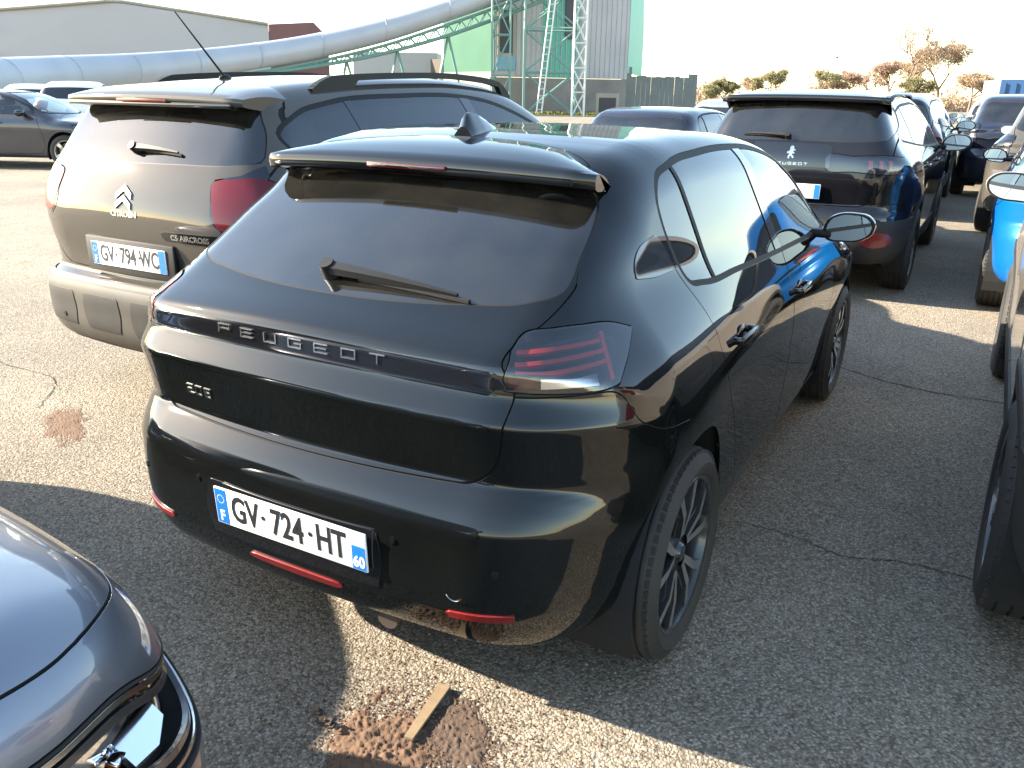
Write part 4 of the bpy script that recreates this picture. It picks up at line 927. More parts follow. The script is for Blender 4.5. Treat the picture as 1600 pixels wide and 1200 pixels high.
if ('hl',-1) in gp:
    for s_ in (-1,1):
        o,p=gp[('hl',s_)]
        n_=Vector((.25,s_*.45,.85)).normalized();u_=Vector((.80,s_*-.50,0)).normalized();u_=(u_-n_*u_.dot(n_)).normalized();v_=n_.cross(u_)*(-s_ if s_<0 else 1);c=Vector((3.06,s_*.735,.668))
        def pl(uv,w=0.):return tuple(c+u_*uv[0]+v_*uv[1]+n_*w)
        b=B();b.prism([pl(q) for q in ((-.055,-.034),(-.026,.036),(.036,.041),(.068,.006),(.048,-.036),(-.005,-.050))],tuple(n_*.012));b.obj('lamp_facet','facet',o,angle=20)
        b=B()
        for k in range(6):b.prism([pl((-.10-.014*k,-.03+.004*k)),pl((-.088-.014*k,-.03+.004*k)),pl((-.080-.014*k,.016)),pl((-.094-.014*k,.016))],tuple(n_*.01))
        b.obj('indicator_ribs','amber',o)
        b=B();b.bar(pl((-.05,.0),.005),pl((-.02,.085),.012),.006,n=8);b.bar(pl((-.02,.085),.012),pl((.02,.12),.012),.004,n=8);b.box(pl((-.055,-.005),.008),(.03,.02,.014),rot=(.3,.2,.6),bev=.003);b.obj('lamp_bracket','chrome',o)
# second car of the near row: only a sliver and its shadow show
HATCHL=var(HERO,hero=False,res=.028,gap=.008,wheel=(.32,.205,.22,'5'),frontlamp=HATCHG['frontlamp'],fx0=3.28,bonnet=HATCHG['bonnet'],bonnet_z=.6,fbump=.625)
make_car(var(HATCHL,paint='darkgrey',mirrormat='darkgrey'),'parked_car','dark car of the near row whose bumper corner just shows at the left frame edge',(-4.03,2.35,0))
rc=make_car(var(SUVA,paint='beige',res=.018,mirror=(1.98,1.16,.88),wheel=(.350,.225,.24,'y'),alloy=('alloyd','alloys')),'parked_suv','sand grey SUV cut off by the right frame edge beside the black hatchback',(.78,-2.55,0))
make_car(var(HATCHL,paint='blue',sz=1.03,mirrormat='plastic'),'parked_car','bright blue car with red tail lamp behind the sand grey SUV at the right edge',(5.55,-2.35,0))
make_car(var(HATCHL,sz=1.12,sx=1.04,paint='grey',alloy=('alloyc','alloyc'),mirrormat='gloss'),'parked_car','brownish grey car with bright alloy wheel, parked askew beyond the blue car',(9.95,-2.20,0),R(-7))
make_car(var(HATCHL,res=.03,sz=1.13,sx=1.05,paint='navy'),'parked_suv','tall blue-black car whose left tail lamp shows beyond the brownish grey car at right',(14.6,-1.66,0))
make_car(var(SUVA,res=.035,paint='black2'),'parked_suv','black SUV in the row behind the lion-badged SUV, mostly hidden by it',(11.2,.12,0))
make_car(var(HATCHL,paint='navy',sz=.97),'parked_car','dark car with curved roof and short aerial, seen over the black hatchback roof',(7.5,2.25,0))
lightc=make_car(var(HATCHL,res=.035,paint='silver',sz=1.03),'parked_car','pale silver car whose roof shows just left of the lion-badged SUV',(11.6,2.35,0))
make_car(var(HATCHL,res=.04,paint='silver',sz=1.05),'parked_car','silver car far down the middle row, behind two black SUVs',(16.9,.55,0))
make_car(var(HATCHL,res=.04,paint='silver',sz=1.05),'parked_car','pale car farthest down the right-hand row, before the container',(24.6,-1.2,0))
make_car(var(HATCHL,res=.04,paint='black2',sz=1.1),'parked_car','black car third in the middle row, beyond the silver one',(22.0,.75,0))
make_car(var(HATCHL,res=.04,paint='darkgrey'),'parked_car','small dark car at the far end of the right-hand row',(19.5,-1.75,0))
make_car(var(HATCHL,paint='darkgrey',alloy=('alloyc','alloyc')),'parked_car','dark car seen side-on at the left edge, with bright alloy wheel',(7.77,16.85,0),R(-61))
make_car(var(SUVA,res=.035,paint='white'),'parked_suv','white SUV seen from behind, beyond the side-on dark car',(11.6,18.6,0),R(50))
make_car(var(SUVA,res=.035,paint='white',sz=.95),'parked_car','white car left of the other white one, in front of the grey warehouse',(12.9,22.4,0),R(52))
# ---------------------------------------------------------------- ground
def ground_mat():
    m,t,b=newmat('gravelly_asphalt');N,L=t.nodes,t.links
    tc=N.new('ShaderNodeNewGeometry');pos=tc.outputs['Position']
    def noise(s,d=6,r=.6):
        n=N.new('ShaderNodeTexNoise');n.inputs['Scale'].default_value=s;n.inputs['Detail'].default_value=d;n.inputs['Roughness'].default_value=r;L.new(pos,n.inputs['Vector']);return n.outputs[0]
    def vor(s,f='F1'):
        n=N.new('ShaderNodeTexVoronoi');n.inputs['Scale'].default_value=s;n.feature=f;L.new(pos,n.inputs['Vector']);return n
    def ramp(src,stops):
        r=N.new('ShaderNodeValToRGB');e=r.color_ramp.elements
        while len(e)<len(stops):e.new(.5)
        for q,(p,c) in zip(e,stops):q.position=p;q.color=(*c,1) if len(c)==3 else c
        L.new(src,r.inputs[0]);return r.outputs[0]
    def mix(f,a,c,mode='MIX'):
        x=N.new('ShaderNodeMix');x.data_type='RGBA';x.blend_type=mode
        if isinstance(f,(int,float)):x.inputs[0].default_value=f
        else:L.new(f,x.inputs[0])
        for i,v in ((6,a),(7,c)):
            if isinstance(v,tuple):x.inputs[i].default_value=(*v,1)
            else:L.new(v,x.inputs[i])
        return x.outputs[2]
    v1=vor(125);v2=vor(60)
    sep=N.new('ShaderNodeSeparateColor');L.new(v1.outputs['Color'],sep.inputs[0])
    stone=ramp(sep.outputs[0],[(0,(.16,.135,.105)),(.35,(.26,.225,.18)),(.7,(.33,.295,.24)),(1,(.44,.40,.34))])
    gapv=ramp(v1.outputs['Distance'],[(.25,(1,1,1)),(.62,(.66,.64,.62))])
    col=mix(1.0,stone,gapv,'MULTIPLY')
    big=noise(.55,5);dirt=ramp(big,[(.42,(0,0,0)),(.62,(1,1,1))])
    col=mix(.6,col,mix(dirt,(.66,.63,.61),(1.15,1.09,1.0)),'MULTIPLY')
    stain=ramp(noise(1.15,7,.75),[(.60,(1,1,1)),(.68,(.60,.55,.50))]);col=mix(.8,col,stain,'MULTIPLY')
    n3=noise(3.2,8,.7);spot=ramp(n3,[(.62,(0,0,0)),(.70,(1,1,1))]);sm=N.new('ShaderNodeMath');sm.operation='MULTIPLY';L.new(spot,sm.inputs[0]);sm.inputs[1].default_value=.35
    col=mix(sm.outputs[0],col,(.07,.055,.045))
    L.new(col,b.inputs['Base Color']);b.inputs['Roughness'].default_value=.92;b.inputs['Specular IOR Level'].default_value=.25
    h=N.new('ShaderNodeMath');h.operation='MULTIPLY_ADD';L.new(v1.outputs['Distance'],h.inputs[0]);h.inputs[1].default_value=-1.;L.new(noise(230,3),h.inputs[2])
    h2=N.new('ShaderNodeMath');h2.operation='MULTIPLY_ADD';L.new(v2.outputs['Distance'],h2.inputs[0]);h2.inputs[1].default_value=-.6;L.new(h.outputs[0],h2.inputs[2])
    bp=N.new('ShaderNodeBump');bp.inputs['Strength'].default_value=.75;bp.inputs['Distance'].default_value=.006;L.new(h2.outputs[0],bp.inputs['Height']);L.new(bp.outputs[0],b.inputs['Normal'])
    return m
GM=ground_mat()
g=link('ground',pymesh('ground',[(-300,-500,0),(900,-500,0),(900,600,0),(-300,600,0)],[(0,1,2,3)]),GM);g['kind']='structure'
random.seed(7)
# grass verge before the works
M['grass']=P('dry_grass',(.12,.13,.03),rough=.9,var=.6,vscale=1.5)
M['soil']=P('brown_soil',(.13,.075,.045),rough=1,bump=1,bscale=60,var=.6,vscale=14)
M['soild']=P('dark_soil',(.085,.055,.038),rough=1,bump=1,bscale=80,var=.5,vscale=20)
CAMXY=(-2.1066,-1.4526)
def at(px,d,z=0.,py=None):
    """point d metres away on the ground bearing seen at picture column px (of 1600)"""
    py=148.
    for _ in range(6):
        q=pray(px,py,d);py-=(z-q.z)*1311.1/d*.9
    return Vector((q.x,q.y,z))
def pray(px,py,d):
    v=fw+r2*((px-800)/1311.1)-u2*((py-600)/1311.1);return Vector((CAMXY[0],CAMXY[1],1.5648))+v*(d/math.hypot(v.x,v.y))
def zat(py,d,px=800):
    return pray(px,py,d).z
a,b_,c,d_=at(560,64),at(1120,64),at(1120,90),at(560,84)
vg=link('grass_verge',pymesh('grass_verge',[tuple(a+Vector((0,0,.004))),tuple(b_+Vector((0,0,.004))),tuple(c+Vector((0,0,.004))),tuple(d_+Vector((0,0,.004)))],[(0,1,2,3)]),'grass');vg['kind']='structure'
V=[];F=[]
for k in range(9000):
    u=random.random();px=600+480*u;dd=63.5+random.random()**1.6*9;p=at(px,dd);s_=.10+.16*random.random();t=random.random()*3.14;i=len(V)
    V+=[(p.x-.05*math.cos(t),p.y-.05*math.sin(t),0),(p.x+.05*math.cos(t),p.y+.05*math.sin(t),0),(p.x+random.uniform(-.06,.06),p.y+random.uniform(-.06,.06),s_)];F.append((i,i+1,i+2))
tag(link('tall_grass',pymesh('tall_grass',V,F),'grass'),'yellow-green grass along the foot of the works','grass',kind='stuff')
# ---------------------------------------------------------------- soil patch, stones, crack
def mound(name,c,rx,ry,h,rot,mat,seed,label,kind=None,n=110,rough=1.):
    import mathutils.noise as mn
    V=[];F=[]
    for i in range(n+1):
        for j in range(n+1):
            u=(i/n*2-1)*1.7;v=(j/n*2-1)*1.7;r=math.hypot(u,v);nz=mn.fractal(Vector((u*2.2+seed,v*2.2,seed*.7)),.8,2.2,6);n2=mn.fractal(Vector((u*9+seed,v*9,2.)),.5,2.1,4);e=max(0,1-r*(1+.45*nz)-.55*abs(n2))
            hh=h*(e**.6)*(0.45+1.4*rough*abs(mn.fractal(Vector((u*7+seed,v*7,1.3)),.6,2.1,5)))-(.004 if e<=0 else 0)
            x,y=u*rx,v*ry;V.append((c[0]+x*math.cos(rot)-y*math.sin(rot),c[1]+x*math.sin(rot)+y*math.cos(rot),hh))
    for i in range(n):
        for j in range(n):F.append((i*(n+1)+j,(i+1)*(n+1)+j,(i+1)*(n+1)+j+1,i*(n+1)+j+1))
    F=[f for f in F if max(V[k][2] for k in f)>-.003]
    me=pymesh(name,V,F,True);o=link(name,me,mat);tag(o,label,name.replace('_',' '),kind=kind);return o
mound('soil_heap',(-.80,-.36),.19,.15,.011,.2,'soil',3.,'low heap of brown crumbly soil on the sunlit asphalt behind the hatchback')
mound('soil_smear',(-.66,-.50),.16,.12,.006,.6,'soild',8.,'thin smear of dark trodden soil beside the crumbly heap')
mound('soil_patch',(.15,2.30),.30,.10,.0035,1.0,'soil',11.,'faint brown soil streak on the sunlit ground at the left edge')
V=[];F=[]
for k in range(7000):
    r=abs(random.gauss(0,.24));t=random.random()*6.283;x=-.74+r*math.cos(t)*1.0;y=-.42+r*math.sin(t)*1.3;s_=random.uniform(.001,.0055)*(1.6 if random.random()<.06 else 1);i=len(V)
    pts=[(random.uniform(.6,1)*s_*math.cos(q*2.1),random.uniform(.6,1)*s_*math.sin(q*2.1)) for q in range(3)]
    V+=[(x+a_,y+c_,.0) for a_,c_ in pts]+[(x+random.uniform(-.3,.3)*s_,y,s_*random.uniform(.6,1.1))];F+=[(i,i+1,i+3),(i+1,i+2,i+3),(i+2,i,i+3)]
tag(link('loose_grit',pymesh('loose_grit',V,F),'soil'),'loose soil crumbs and grit scattered round the heap','grit',kind='stuff')
V=[];F=[];rp=random.Random(9)
for k in range(5200):
    x=rp.uniform(-1.5,7);y=rp.uniform(-2.2,7) if x>-.2 else rp.uniform(-1.6,1.2);s_=rp.uniform(.0015,.0045)*(2.2 if rp.random()<.03 else 1);i=len(V)
    for q in range(4):
        t=q*1.57+rp.uniform(-.4,.4);V.append((x+s_*rp.uniform(.7,1.2)*math.cos(t),y+s_*rp.uniform(.7,1.2)*math.sin(t),0))
    V.append((x+s_*rp.uniform(-.3,.3),y,s_*rp.uniform(.6,1.2)));F+=[(i,i+1,i+4),(i+1,i+2,i+4),(i+2,i+3,i+4),(i+3,i,i+4)]
tag(link('loose_stones',pymesh('loose_stones',V,F),P('pebble',(.30,.27,.22),rough=.9,var=.5,vscale=30)),'small loose stones scattered over the asphalt','gravel',kind='stuff')
b=B()
p0,p1=Vector((-.735,-.405,.010)),Vector((-.52,-.372,.009))
dv=(p1-p0);dv.normalize();sd=Vector((-dv.y,dv.x,0))
b.prism([p0-sd*.012,p0+sd*.012,p1+sd*.017,p1-sd*.017],(0,0,.007))  # slat added in place of a long pale smear on the soil
b.obj('smear_slat',P('weathered_wood',(.22,.155,.09),rough=.8,var=.4,vscale=40),None);tag(bpy.data.objects['smear_slat'],'short flat tan wooden lath standing in for a long pale smear on the soil behind the hatchback','wood lath')
b=B();rnd=random.Random(4);q=Vector((-.80,-.22,.02));pts=[q+Vector((.006*k*.4,.011*k,0))+Vector((rnd.uniform(-.006,.006),0,0)) for k in range(9)]
for k in range(8):b.box(tuple((pts[k]+pts[k+1])/2+Vector((0,0,.006*math.sin(k)))),(.02,.014,.006),rot=(rnd.uniform(-.4,.4),rnd.uniform(-.5,.5),rnd.uniform(0,1)))
b.obj('bark_strip',P('dark_bark',(.03,.02,.015),rough=.9),None);tag(bpy.data.objects['bark_strip'],'curled dark strip of bark at the edge of the soil heap','bark')
M['crack']=P('crack_filler',(.012,.011,.010),rough=1)
def crack(pts,w_,label,seed):
    rnd=random.Random(seed);V=[];F=[];n=0
    P2=catmull([tuple(p) for p in pts],14,False);side=None
    for i,p in enumerate(P2):
        d=P2[min(i+1,len(P2)-1)]-P2[max(i-1,0)];L_=math.hypot(*d)+1e-9;nx,ny=-d[1]/L_,d[0]/L_;j=rnd.uniform(-.008,.008);ww=w_*rnd.uniform(.3,1.)
        V+=[(p[0]+nx*(j+ww),p[1]+ny*(j+ww),.003),(p[0]+nx*(j-ww),p[1]+ny*(j-ww),.003)]
        if i:F.append((2*i-2,2*i-1,2*i+1,2*i))
    o=link('asphalt_crack',pymesh('asphalt_crack',V,F),'crack');o['kind']='structure'
crack([(.85,-.80),(.86,-1.0),(.80,-1.2),(.86,-1.4),(.87,-1.62),(.95,-2.2)],.0035,'',1)
crack([(3.15,-.80),(3.0,-1.1),(2.93,-1.4),(2.95,-1.7)],.006,'',2)
crack([(.2,2.6),(.5,2.9),(.55,3.5),(.9,4.2)],.004,'',3)
# ---------------------------------------------------------------- works: tower, conveyor, warehouse
M['cladg']=P('grey_cladding',(.42,.40,.40),rough=.6,var=.25,vscale=.5)
M['green']=P('sea_green_cladding',(.09,.36,.27),rough=.55,var=.2,vscale=.6)
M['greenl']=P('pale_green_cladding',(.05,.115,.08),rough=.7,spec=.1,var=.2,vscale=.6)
M['conc']=P('old_concrete',(.24,.21,.19),rough=.9,var=.5,vscale=.7)
M['whitew']=P('white_render',(.30,.28,.22),rough=.8,spec=.1,var=.2,vscale=.8)
M['steelg']=P('green_grey_steel',(.13,.24,.21),rough=.5)
M['steelw']=P('galvanised_steel',(.50,.54,.50),rough=.45)
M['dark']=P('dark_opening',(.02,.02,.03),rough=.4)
M['bluep']=P('faded_blue_panel',(.16,.30,.38),rough=.5)
M['fence']=P('dark_corrugated_sheet',(.12,.13,.12),rough=.6,var=.4,vscale=1.)
M['galv']=P('conveyor_cover_grey',(.36,.37,.40),rough=.5,metal=.1,var=.25,vscale=.4)
M['ware']=P('pale_warehouse_cladding',(.40,.375,.375),rough=.8,var=.12,vscale=.15)
M['redroof']=P('red_brown_sheet',(.16,.055,.05),rough=.7,var=.3,vscale=.3)
M['shedbr']=P('brown_shed_sheet',(.10,.075,.06),rough=.8,var=.4,vscale=.6)  # brown sheet for the low shed's door
def wall(b,p0,p1,z0,z1,t=.25,out=0.):
    """upright slab between two ground points; out moves it towards the camera"""
    p0,p1=Vector((p0[0],p0[1],0)),Vector((p1[0],p1[1],0));d=(p1-p0).normalized();n=Vector((d.y,-d.x,0));c=Vector((CAMXY[0],CAMXY[1],0))
    if (c-p0).dot(n)<0:n=-n
    o=n*out;b.prism([tuple(p0+o+Vector((0,0,z0))),tuple(p1+o+Vector((0,0,z0))),tuple(p1+o+Vector((0,0,z1))),tuple(p0+o+Vector((0,0,z1)))],tuple(-n*t));return b
tw=empty('works_tower',tuple(at(860,69)),0,'tall works building clad in grey and green panels behind the lattice tower','building')
def onf(px):  # point of the tower's front wall at picture column px
    A_,B_=at(765,66.5),at(970,69.5);c=Vector(CAMXY);az=YAW-math.atan((px-800)/1311.1/1.058);dx,dy=math.cos(az),math.sin(az);ex,ey=B_.x-A_.x,B_.y-A_.y
    t=((c.x-A_.x)*dy-(c.y-A_.y)*dx)/(ex*dy-ey*dx);return Vector((A_.x+ex*t,A_.y+ey*t,0))
def tpart(n,mat,f):
    b=B();f(b);o=b.obj(n,mat,None,smooth=False);o.parent=tw;o.matrix_parent_inverse=Matrix.Translation(-Vector(tw.location));return o
zb_=2.55
tpart('wall','cladg',lambda b:(wall(b,onf(765),onf(838),zb_,17),wall(b,onf(895),onf(970),zb_,17)))
tpart('green_stripe','green',lambda b:wall(b,onf(838.2),onf(894.8),zb_,17,.2,.0))
tpart('plinth','conc',lambda b:(wall(b,onf(758),onf(970),0,zb_-.02,.3,.05)))
L1=at(694,72);A1=onf(764)
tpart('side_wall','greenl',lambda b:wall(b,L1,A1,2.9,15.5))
tpart('side_base','whitew',lambda b:wall(b,L1,A1,0,2.88,.25,.02))
Rr_=at(999,80)
b=B();q0,q1=onf(970.5),Rr_
b.prism([(q0.x,q0.y,3.0),(q1.x,q1.y,3.0),(q1.x,q1.y,6.2),(q0.x+(q1.x-q0.x)*.45,q0.y+(q1.y-q0.y)*.45,17),(q0.x,q0.y,17)],(.2,.25,0));o=b.obj('gable_wall','green',None,smooth=False);o.parent=tw;o.matrix_parent_inverse=Matrix.Translation(-Vector(tw.location))
tpart('window','dark',lambda b:wall(b,onf(772),onf(792),zat(84,68),zat(18,68),.1,.12))
tpart('window','dark',lambda b:wall(b,onf(872),onf(893),zat(55,68),zat(-10,68),.1,.12))
tpart('window_frame','whitew',lambda b:(wall(b,onf(769),onf(772),zat(88,68),zat(14,68),.2,.16),wall(b,onf(792),onf(795),zat(88,68),zat(14,68),.2,.16)))
tpart('blue_panel','bluep',lambda b:wall(b,onf(768),onf(796),zat(110,68),zat(90,68),.1,.15))
tpart('louvre','dark',lambda b:wall(b,onf(876),onf(892),zat(60,68),zat(50,68),.08,.14))
def ribs(b):
    for k in range(27):
        px=768+7.6*k
        if 769<px<796:continue
        wall(b,onf(px),onf(px+.9),zb_+.05,16.9,.05,.05)
rb=tpart('cladding_rib','cladg',ribs);rb['kind']='stuff'
# low wall panels between the tower and the fence
fe=empty('sheet_fence',tuple(at(1030,74)),0,'dark corrugated sheet fence right of the works building','fence')
fa,fb_=at(968,70.5),at(1086,76)
for k in range(16):
    u0,u1=k/16,(k+.94)/16;pa=fa.lerp(fb_,u0);pb=fa.lerp(fb_,u1);b=B();wall(b,pa,pb,0,(3.05 if k>=14 else 2.85 if k>1 else 3.5)+random.uniform(-.06,.06),.05,random.uniform(0,.06))
    o=b.obj('fence_panel','fence',None,smooth=False);o.parent=fe;o.matrix_parent_inverse=Matrix.Translation(-Vector(fe.location))
# lattice towers
def beam(b,p,q,r=.06):b.bar(tuple(p),tuple(q),r,n=5)
def lattice(name,label,pxl,pxr,d,z1,bays,mat,w_=.065,narrow=0.):
    root=empty(name,tuple(at((pxl+pxr)/2,d)),0,label,'lattice tower',group='steel lattice towers in front of the works');inv=Matrix.Translation(-Vector(root.location))
    A_,B_=at(pxl,d),at(pxr,d);D_=(B_-A_);dep=Vector((math.cos(YAW),math.sin(YAW),0))*D_.length*.9;cs=[A_,B_,B_+dep,A_+dep];cen=sum(cs,Vector())/4
    def lv(k,z):c=cs[k].lerp(cen,narrow*z/z1);return Vector((c.x,c.y,z))
    for k in range(4):
        b=B();beam(b,lv(k,0),lv(k,z1),w_);o=b.obj('leg',mat,None);o.parent=root;o.matrix_parent_inverse=inv
    for i in range(bays):
        za,zc=z1*i/bays,z1*(i+1)/bays
        for k in range(4):
            l=(k+1)%4
            for pa,pb in ((lv(k,za),lv(l,zc)),(lv(l,za),lv(k,zc))):
                b=B();beam(b,pa,pb,w_*.55);o=b.obj('brace',mat,None);o.parent=root;o.matrix_parent_inverse=inv
            b=B();beam(b,lv(k,zc),lv(l,zc),w_*.8);o=b.obj('crossbar',mat,None);o.parent=root;o.matrix_parent_inverse=inv
    return root
lattice('lattice_tower','green-grey steel lattice tower standing before the green stripe of the works building',818,898,62,17,6,'steelg',.085)
lattice('lattice_tower','slimmer pale lattice tower right of the green-grey one',893,912,60,17,11,'steelw',.055)
lattice('lattice_tower','narrow steel stair frame in front of the works building window',768,796,62,13,5,'steelg',.07)
# leaning ladder stair, bright
ls=empty('leaning_ladder',tuple(at(850,59)),0,'long bright ladder leaning diagonally inside the lattice tower','ladder');inv=Matrix.Translation(-Vector(ls.location))
pa,pb=at(838,59.5,0.2),at(874,60,11.5);sdv=(at(846,59.5)-at(838,59.5))
for s_ in (0,1):
    b=B();beam(b,pa+sdv*s_,pb+sdv*s_,.05);o=b.obj('stringer','steelw',None);o.parent=ls;o.matrix_parent_inverse=inv
for k in range(26):
    t=(k+.5)/26;b=B();beam(b,pa.lerp(pb,t),pa.lerp(pb,t)+sdv,.03);o=b.obj('rung','steelw',None);o.parent=ls;o.matrix_parent_inverse=inv
# conveyor
cvp=[(-120,126,29,36),(-60,124,28,39),(0,121.5,26.5,42),(100,114,23,47.5),(200,106.5,19.5,52.5),(300,97.5,17,56),(400,86,15.5,59),(500,69,15,61),(600,45,15,62),(700,13,14.5,63),(800,-22,14,64),(900,-62,14,65)]
cv=empty('covered_conveyor',tuple(at(300,56)),0,'long covered grey conveyor tube sweeping up to the works building','conveyor');cinv=Matrix.Translation(-Vector(cv.location))
path=[];cc=catmull([(a,b_) for a,b_,_,_ in cvp],10,False);hd=catmull([(c_,d__) for _,_,c_,d__ in cvp],10,False)
for (px,cy),(h_,dd) in zip(cc,hd):
    h_*=1.12;p=pray(px,cy+1.5+5*max(0,1-px/400),dd);path.append((p,h_/1311.1*dd))
def cpart(n,b,mat,sm=True):o=b.obj(n,mat,None,smooth=sm,angle=50);o.parent=cv;o.matrix_parent_inverse=cinv;return o
for s in range(0,len(path)-10,10):
    b=B();rg=[]
    for p,r in path[s:s+11]:
        i=path.index((p,r));q=path[min(i+1,len(path)-1)][0]-path[max(i-1,0)][0];q.z=0;q.normalize();sdv2=Vector((-q.y,q.x,0));ring=[]
        for k in range(18):
            t=2*math.pi*k/18;ring.append(b.b.verts.new(p+sdv2*r*.95*math.cos(t)+Vector((0,0,r*math.sin(t)))))
        rg.append(ring)
    for r0,r1 in zip(rg[:-1],rg[1:]):
        for k in range(18):b.b.faces.new((r0[k],r0[(k+1)%18],r1[(k+1)%18],r1[k]))
    cpart('cover_section',b,'galv')
    b=B();p,r=path[s+10];
    for k in range(18):
        t,t2=2*math.pi*k/18,2*math.pi*(k+1)/18;q=path[min(s+11,len(path)-1)][0]-path[s+9][0];q.z=0;q.normalize();sdv2=Vector((-q.y,q.x,0))
        b.bar(p+sdv2*r*math.cos(t)+Vector((0,0,r*1.0*math.sin(t))),p+sdv2*r*math.cos(t2)+Vector((0,0,r*1.0*math.sin(t2))),.012,n=4)
    b.b.free() if False else cpart('joint_ring',b,'galv')
lo=[(p-Vector((0,0,r*1.25)),p-Vector((0,0,r*1.2+.75*min(1,max(.2,(i-55)/35)))),i) for i,(p,r) in enumerate(path)]
for side in (0,.9):
    off=Vector((-math.cos(YAW),-math.sin(YAW),0))*(.5-side)
    for k,nm in ((0,'upper_chord'),(1,'lower_chord')):
        b=B()
        for a,c_ in zip(lo[:-1],lo[1:]):beam(b,a[k]+off,c_[k]+off,.10 if k else .07)
        cpart(nm,b,'steelg')
    for i in range(0,len(lo)-2,2):
        b=B();beam(b,lo[i][0]+off,lo[i+1][1]+off,.045);beam(b,lo[i+1][1]+off,lo[i+2][0]+off,.045);cpart('lattice_web',b,'steelg')
b=B()
for a,c_ in zip(lo[:-1],lo[1:]):
    o1=Vector((-math.cos(YAW),-math.sin(YAW),0))*.6;b.poly([tuple(a[1]-o1),tuple(c_[1]-o1),tuple(c_[1]+o1),tuple(a[1]+o1)])
cpart('walkway',b,'steelg',False)
for i,(p,r) in enumerate(path):
    if i in (4,14,24,34,44,54,64,74,82,90):
        base=lo[i][1]
        for s_ in (-1,1):
            q=path[min(i+1,len(path)-1)][0]-path[i-1][0];q.z=0;q.normalize();b=B();w2=.35+base.z*.17
            beam(b,base,Vector((base.x+q.x*w2*s_,base.y+q.y*w2*s_,0)),.09);cpart('support_leg',b,'steelg')
        if base.z>2:
            b=B();z2=base.z*.3;w3=w2*.7;beam(b,Vector((base.x+q.x*w3,base.y+q.y*w3,z2)),Vector((base.x-q.x*w3,base.y-q.y*w3,z2)),.05);cpart('support_tie',b,'steelg')
# warehouse
wh=empty('warehouse',tuple(at(200,86)),0,'pale beige warehouse with shallow gable behind the conveyor at left','building');winv=Matrix.Translation(-Vector(wh.location))
def wp(n,b,mat):o=b.obj(n,mat,None,smooth=False);o.parent=wh;o.matrix_parent_inverse=winv;return o
W0,W1,W2=at(-160,92),at(185,86),at(428,84);dep=Vector((math.cos(1.1),math.sin(1.1),0))*30
b=B();tops=[(W0,zat(40,92,-160)),(at(0,89),zat(19,89,0)),(W1,zat(4,86,185)),(at(212,86),zat(4.5,86,212)),(W2,zat(39,84,428))]
ln=[(Vector((p.x,p.y,0))) for p,_ in tops]
b.prism([tuple(ln[0])]+[tuple(ln[-1])]+[(p.x,p.y,z) for p,z in tops[::-1]],tuple(dep));wp('wall',b,'ware')
for k,(px0,px1,y0,y1) in enumerate(((-12,6,34,50),(-12,7,77,85))):
    b=B();A_,B_=at(px0,88.0),at(px1,88.0);wall(b,A_,B_,zat(y1,88,0),zat(y0,88,0),.1,.6);wp('window',b,'dark')
b=B()
for (p,z),(q,z2) in zip(tops[:-1],tops[1:]):b.bar((p.x-.1,p.y-.1,z+.05),(q.x-.1,q.y-.1,z2+.05),.14,n=6)
wp('roof_edge',b,'whitew')
rs=empty('red_shed',tuple(at(470,88)),0,'red-brown sheet roofed shed at the right end of the warehouse','building');b=B()
p=[at(429,86),at(518,92)];b.prism([(p[0].x,p[0].y,0),(p[1].x,p[1].y,0),(p[1].x,p[1].y,zat(58,92,518)),(at(497,91).x,at(497,91).y,zat(35,91,497)),(p[0].x,p[0].y,zat(38,86,429))],(6,9,0));o=b.obj('wall','redroof',None,smooth=False);o.parent=rs;o.matrix_parent_inverse=Matrix.Translation(-Vector(rs.location))
lw=empty('low_shed',tuple(at(640,78)),0,'low pale shed with brown door under the rising conveyor','building')
for n,a_,c_,z0,z1,mt,ot in (('wall',555,684,0,zat(82,80,620),'ware',0),('door',674,692,0,zat(92,78,680),'shedbr',.4)):
    b=B();wall(b,at(a_,80 if n=='wall' else 79),at(c_,79 if n=='wall' else 78),z0,z1,.3 if n=='door' else 5,0);o=b.obj(n,mt,None,smooth=False);o.parent=lw;o.matrix_parent_inverse=Matrix.Translation(-Vector(lw.location))
# little things at the foot of the works
ho=empty('site_hut',tuple(at(948,64)),0,'small cream hut with open front at the foot of the works building','hut')
for n,bx,mt in (('wall',((0,0,.75),(2.2,1.6,1.5)),'whitew'),('opening',((-.0,-.0,.72),(2.22,1.2,1.0)),'dark')):
    b=B();b.box(*bx);o=b.obj(n,mt,ho,smooth=False);o.rotation_euler=(0,0,YAW-.1)
# blue container
ct=empty('blue_container',tuple(at(1640,31)),0,'blue box container standing beyond the cars at the right edge','container');cinv2=Matrix.Translation(-Vector(ct.location))
b=B();A_,B_=at(1543,30),at(1543,30)+Vector((.3,-6.0,0));zt=zat(124,30,1570);wall(b,A_,B_,.3,zt,2.4);o=b.obj('box',P('container_blue',(.02,.07,.17),rough=.5,var=.3,vscale=1),None,smooth=False);o.parent=ct;o.matrix_parent_inverse=cinv2
for k in range(22):
    b=B();pa=A_.lerp(B_,k/22);pb=A_.lerp(B_,(k+.5)/22);wall(b,pa,pb,.4,zt-.1,.04,.04);o=b.obj('corrugation',bpy.data.materials['container_blue'],None,smooth=False);o.parent=ct;o.matrix_parent_inverse=cinv2
b=B();wall(b,A_+Vector((.2,.03,0)),A_+Vector((2.2,.5,0)),.3,zt-.02,.1);o=b.obj('end_door',M['steelw'],None,smooth=False);o.parent=ct;o.matrix_parent_inverse=cinv2
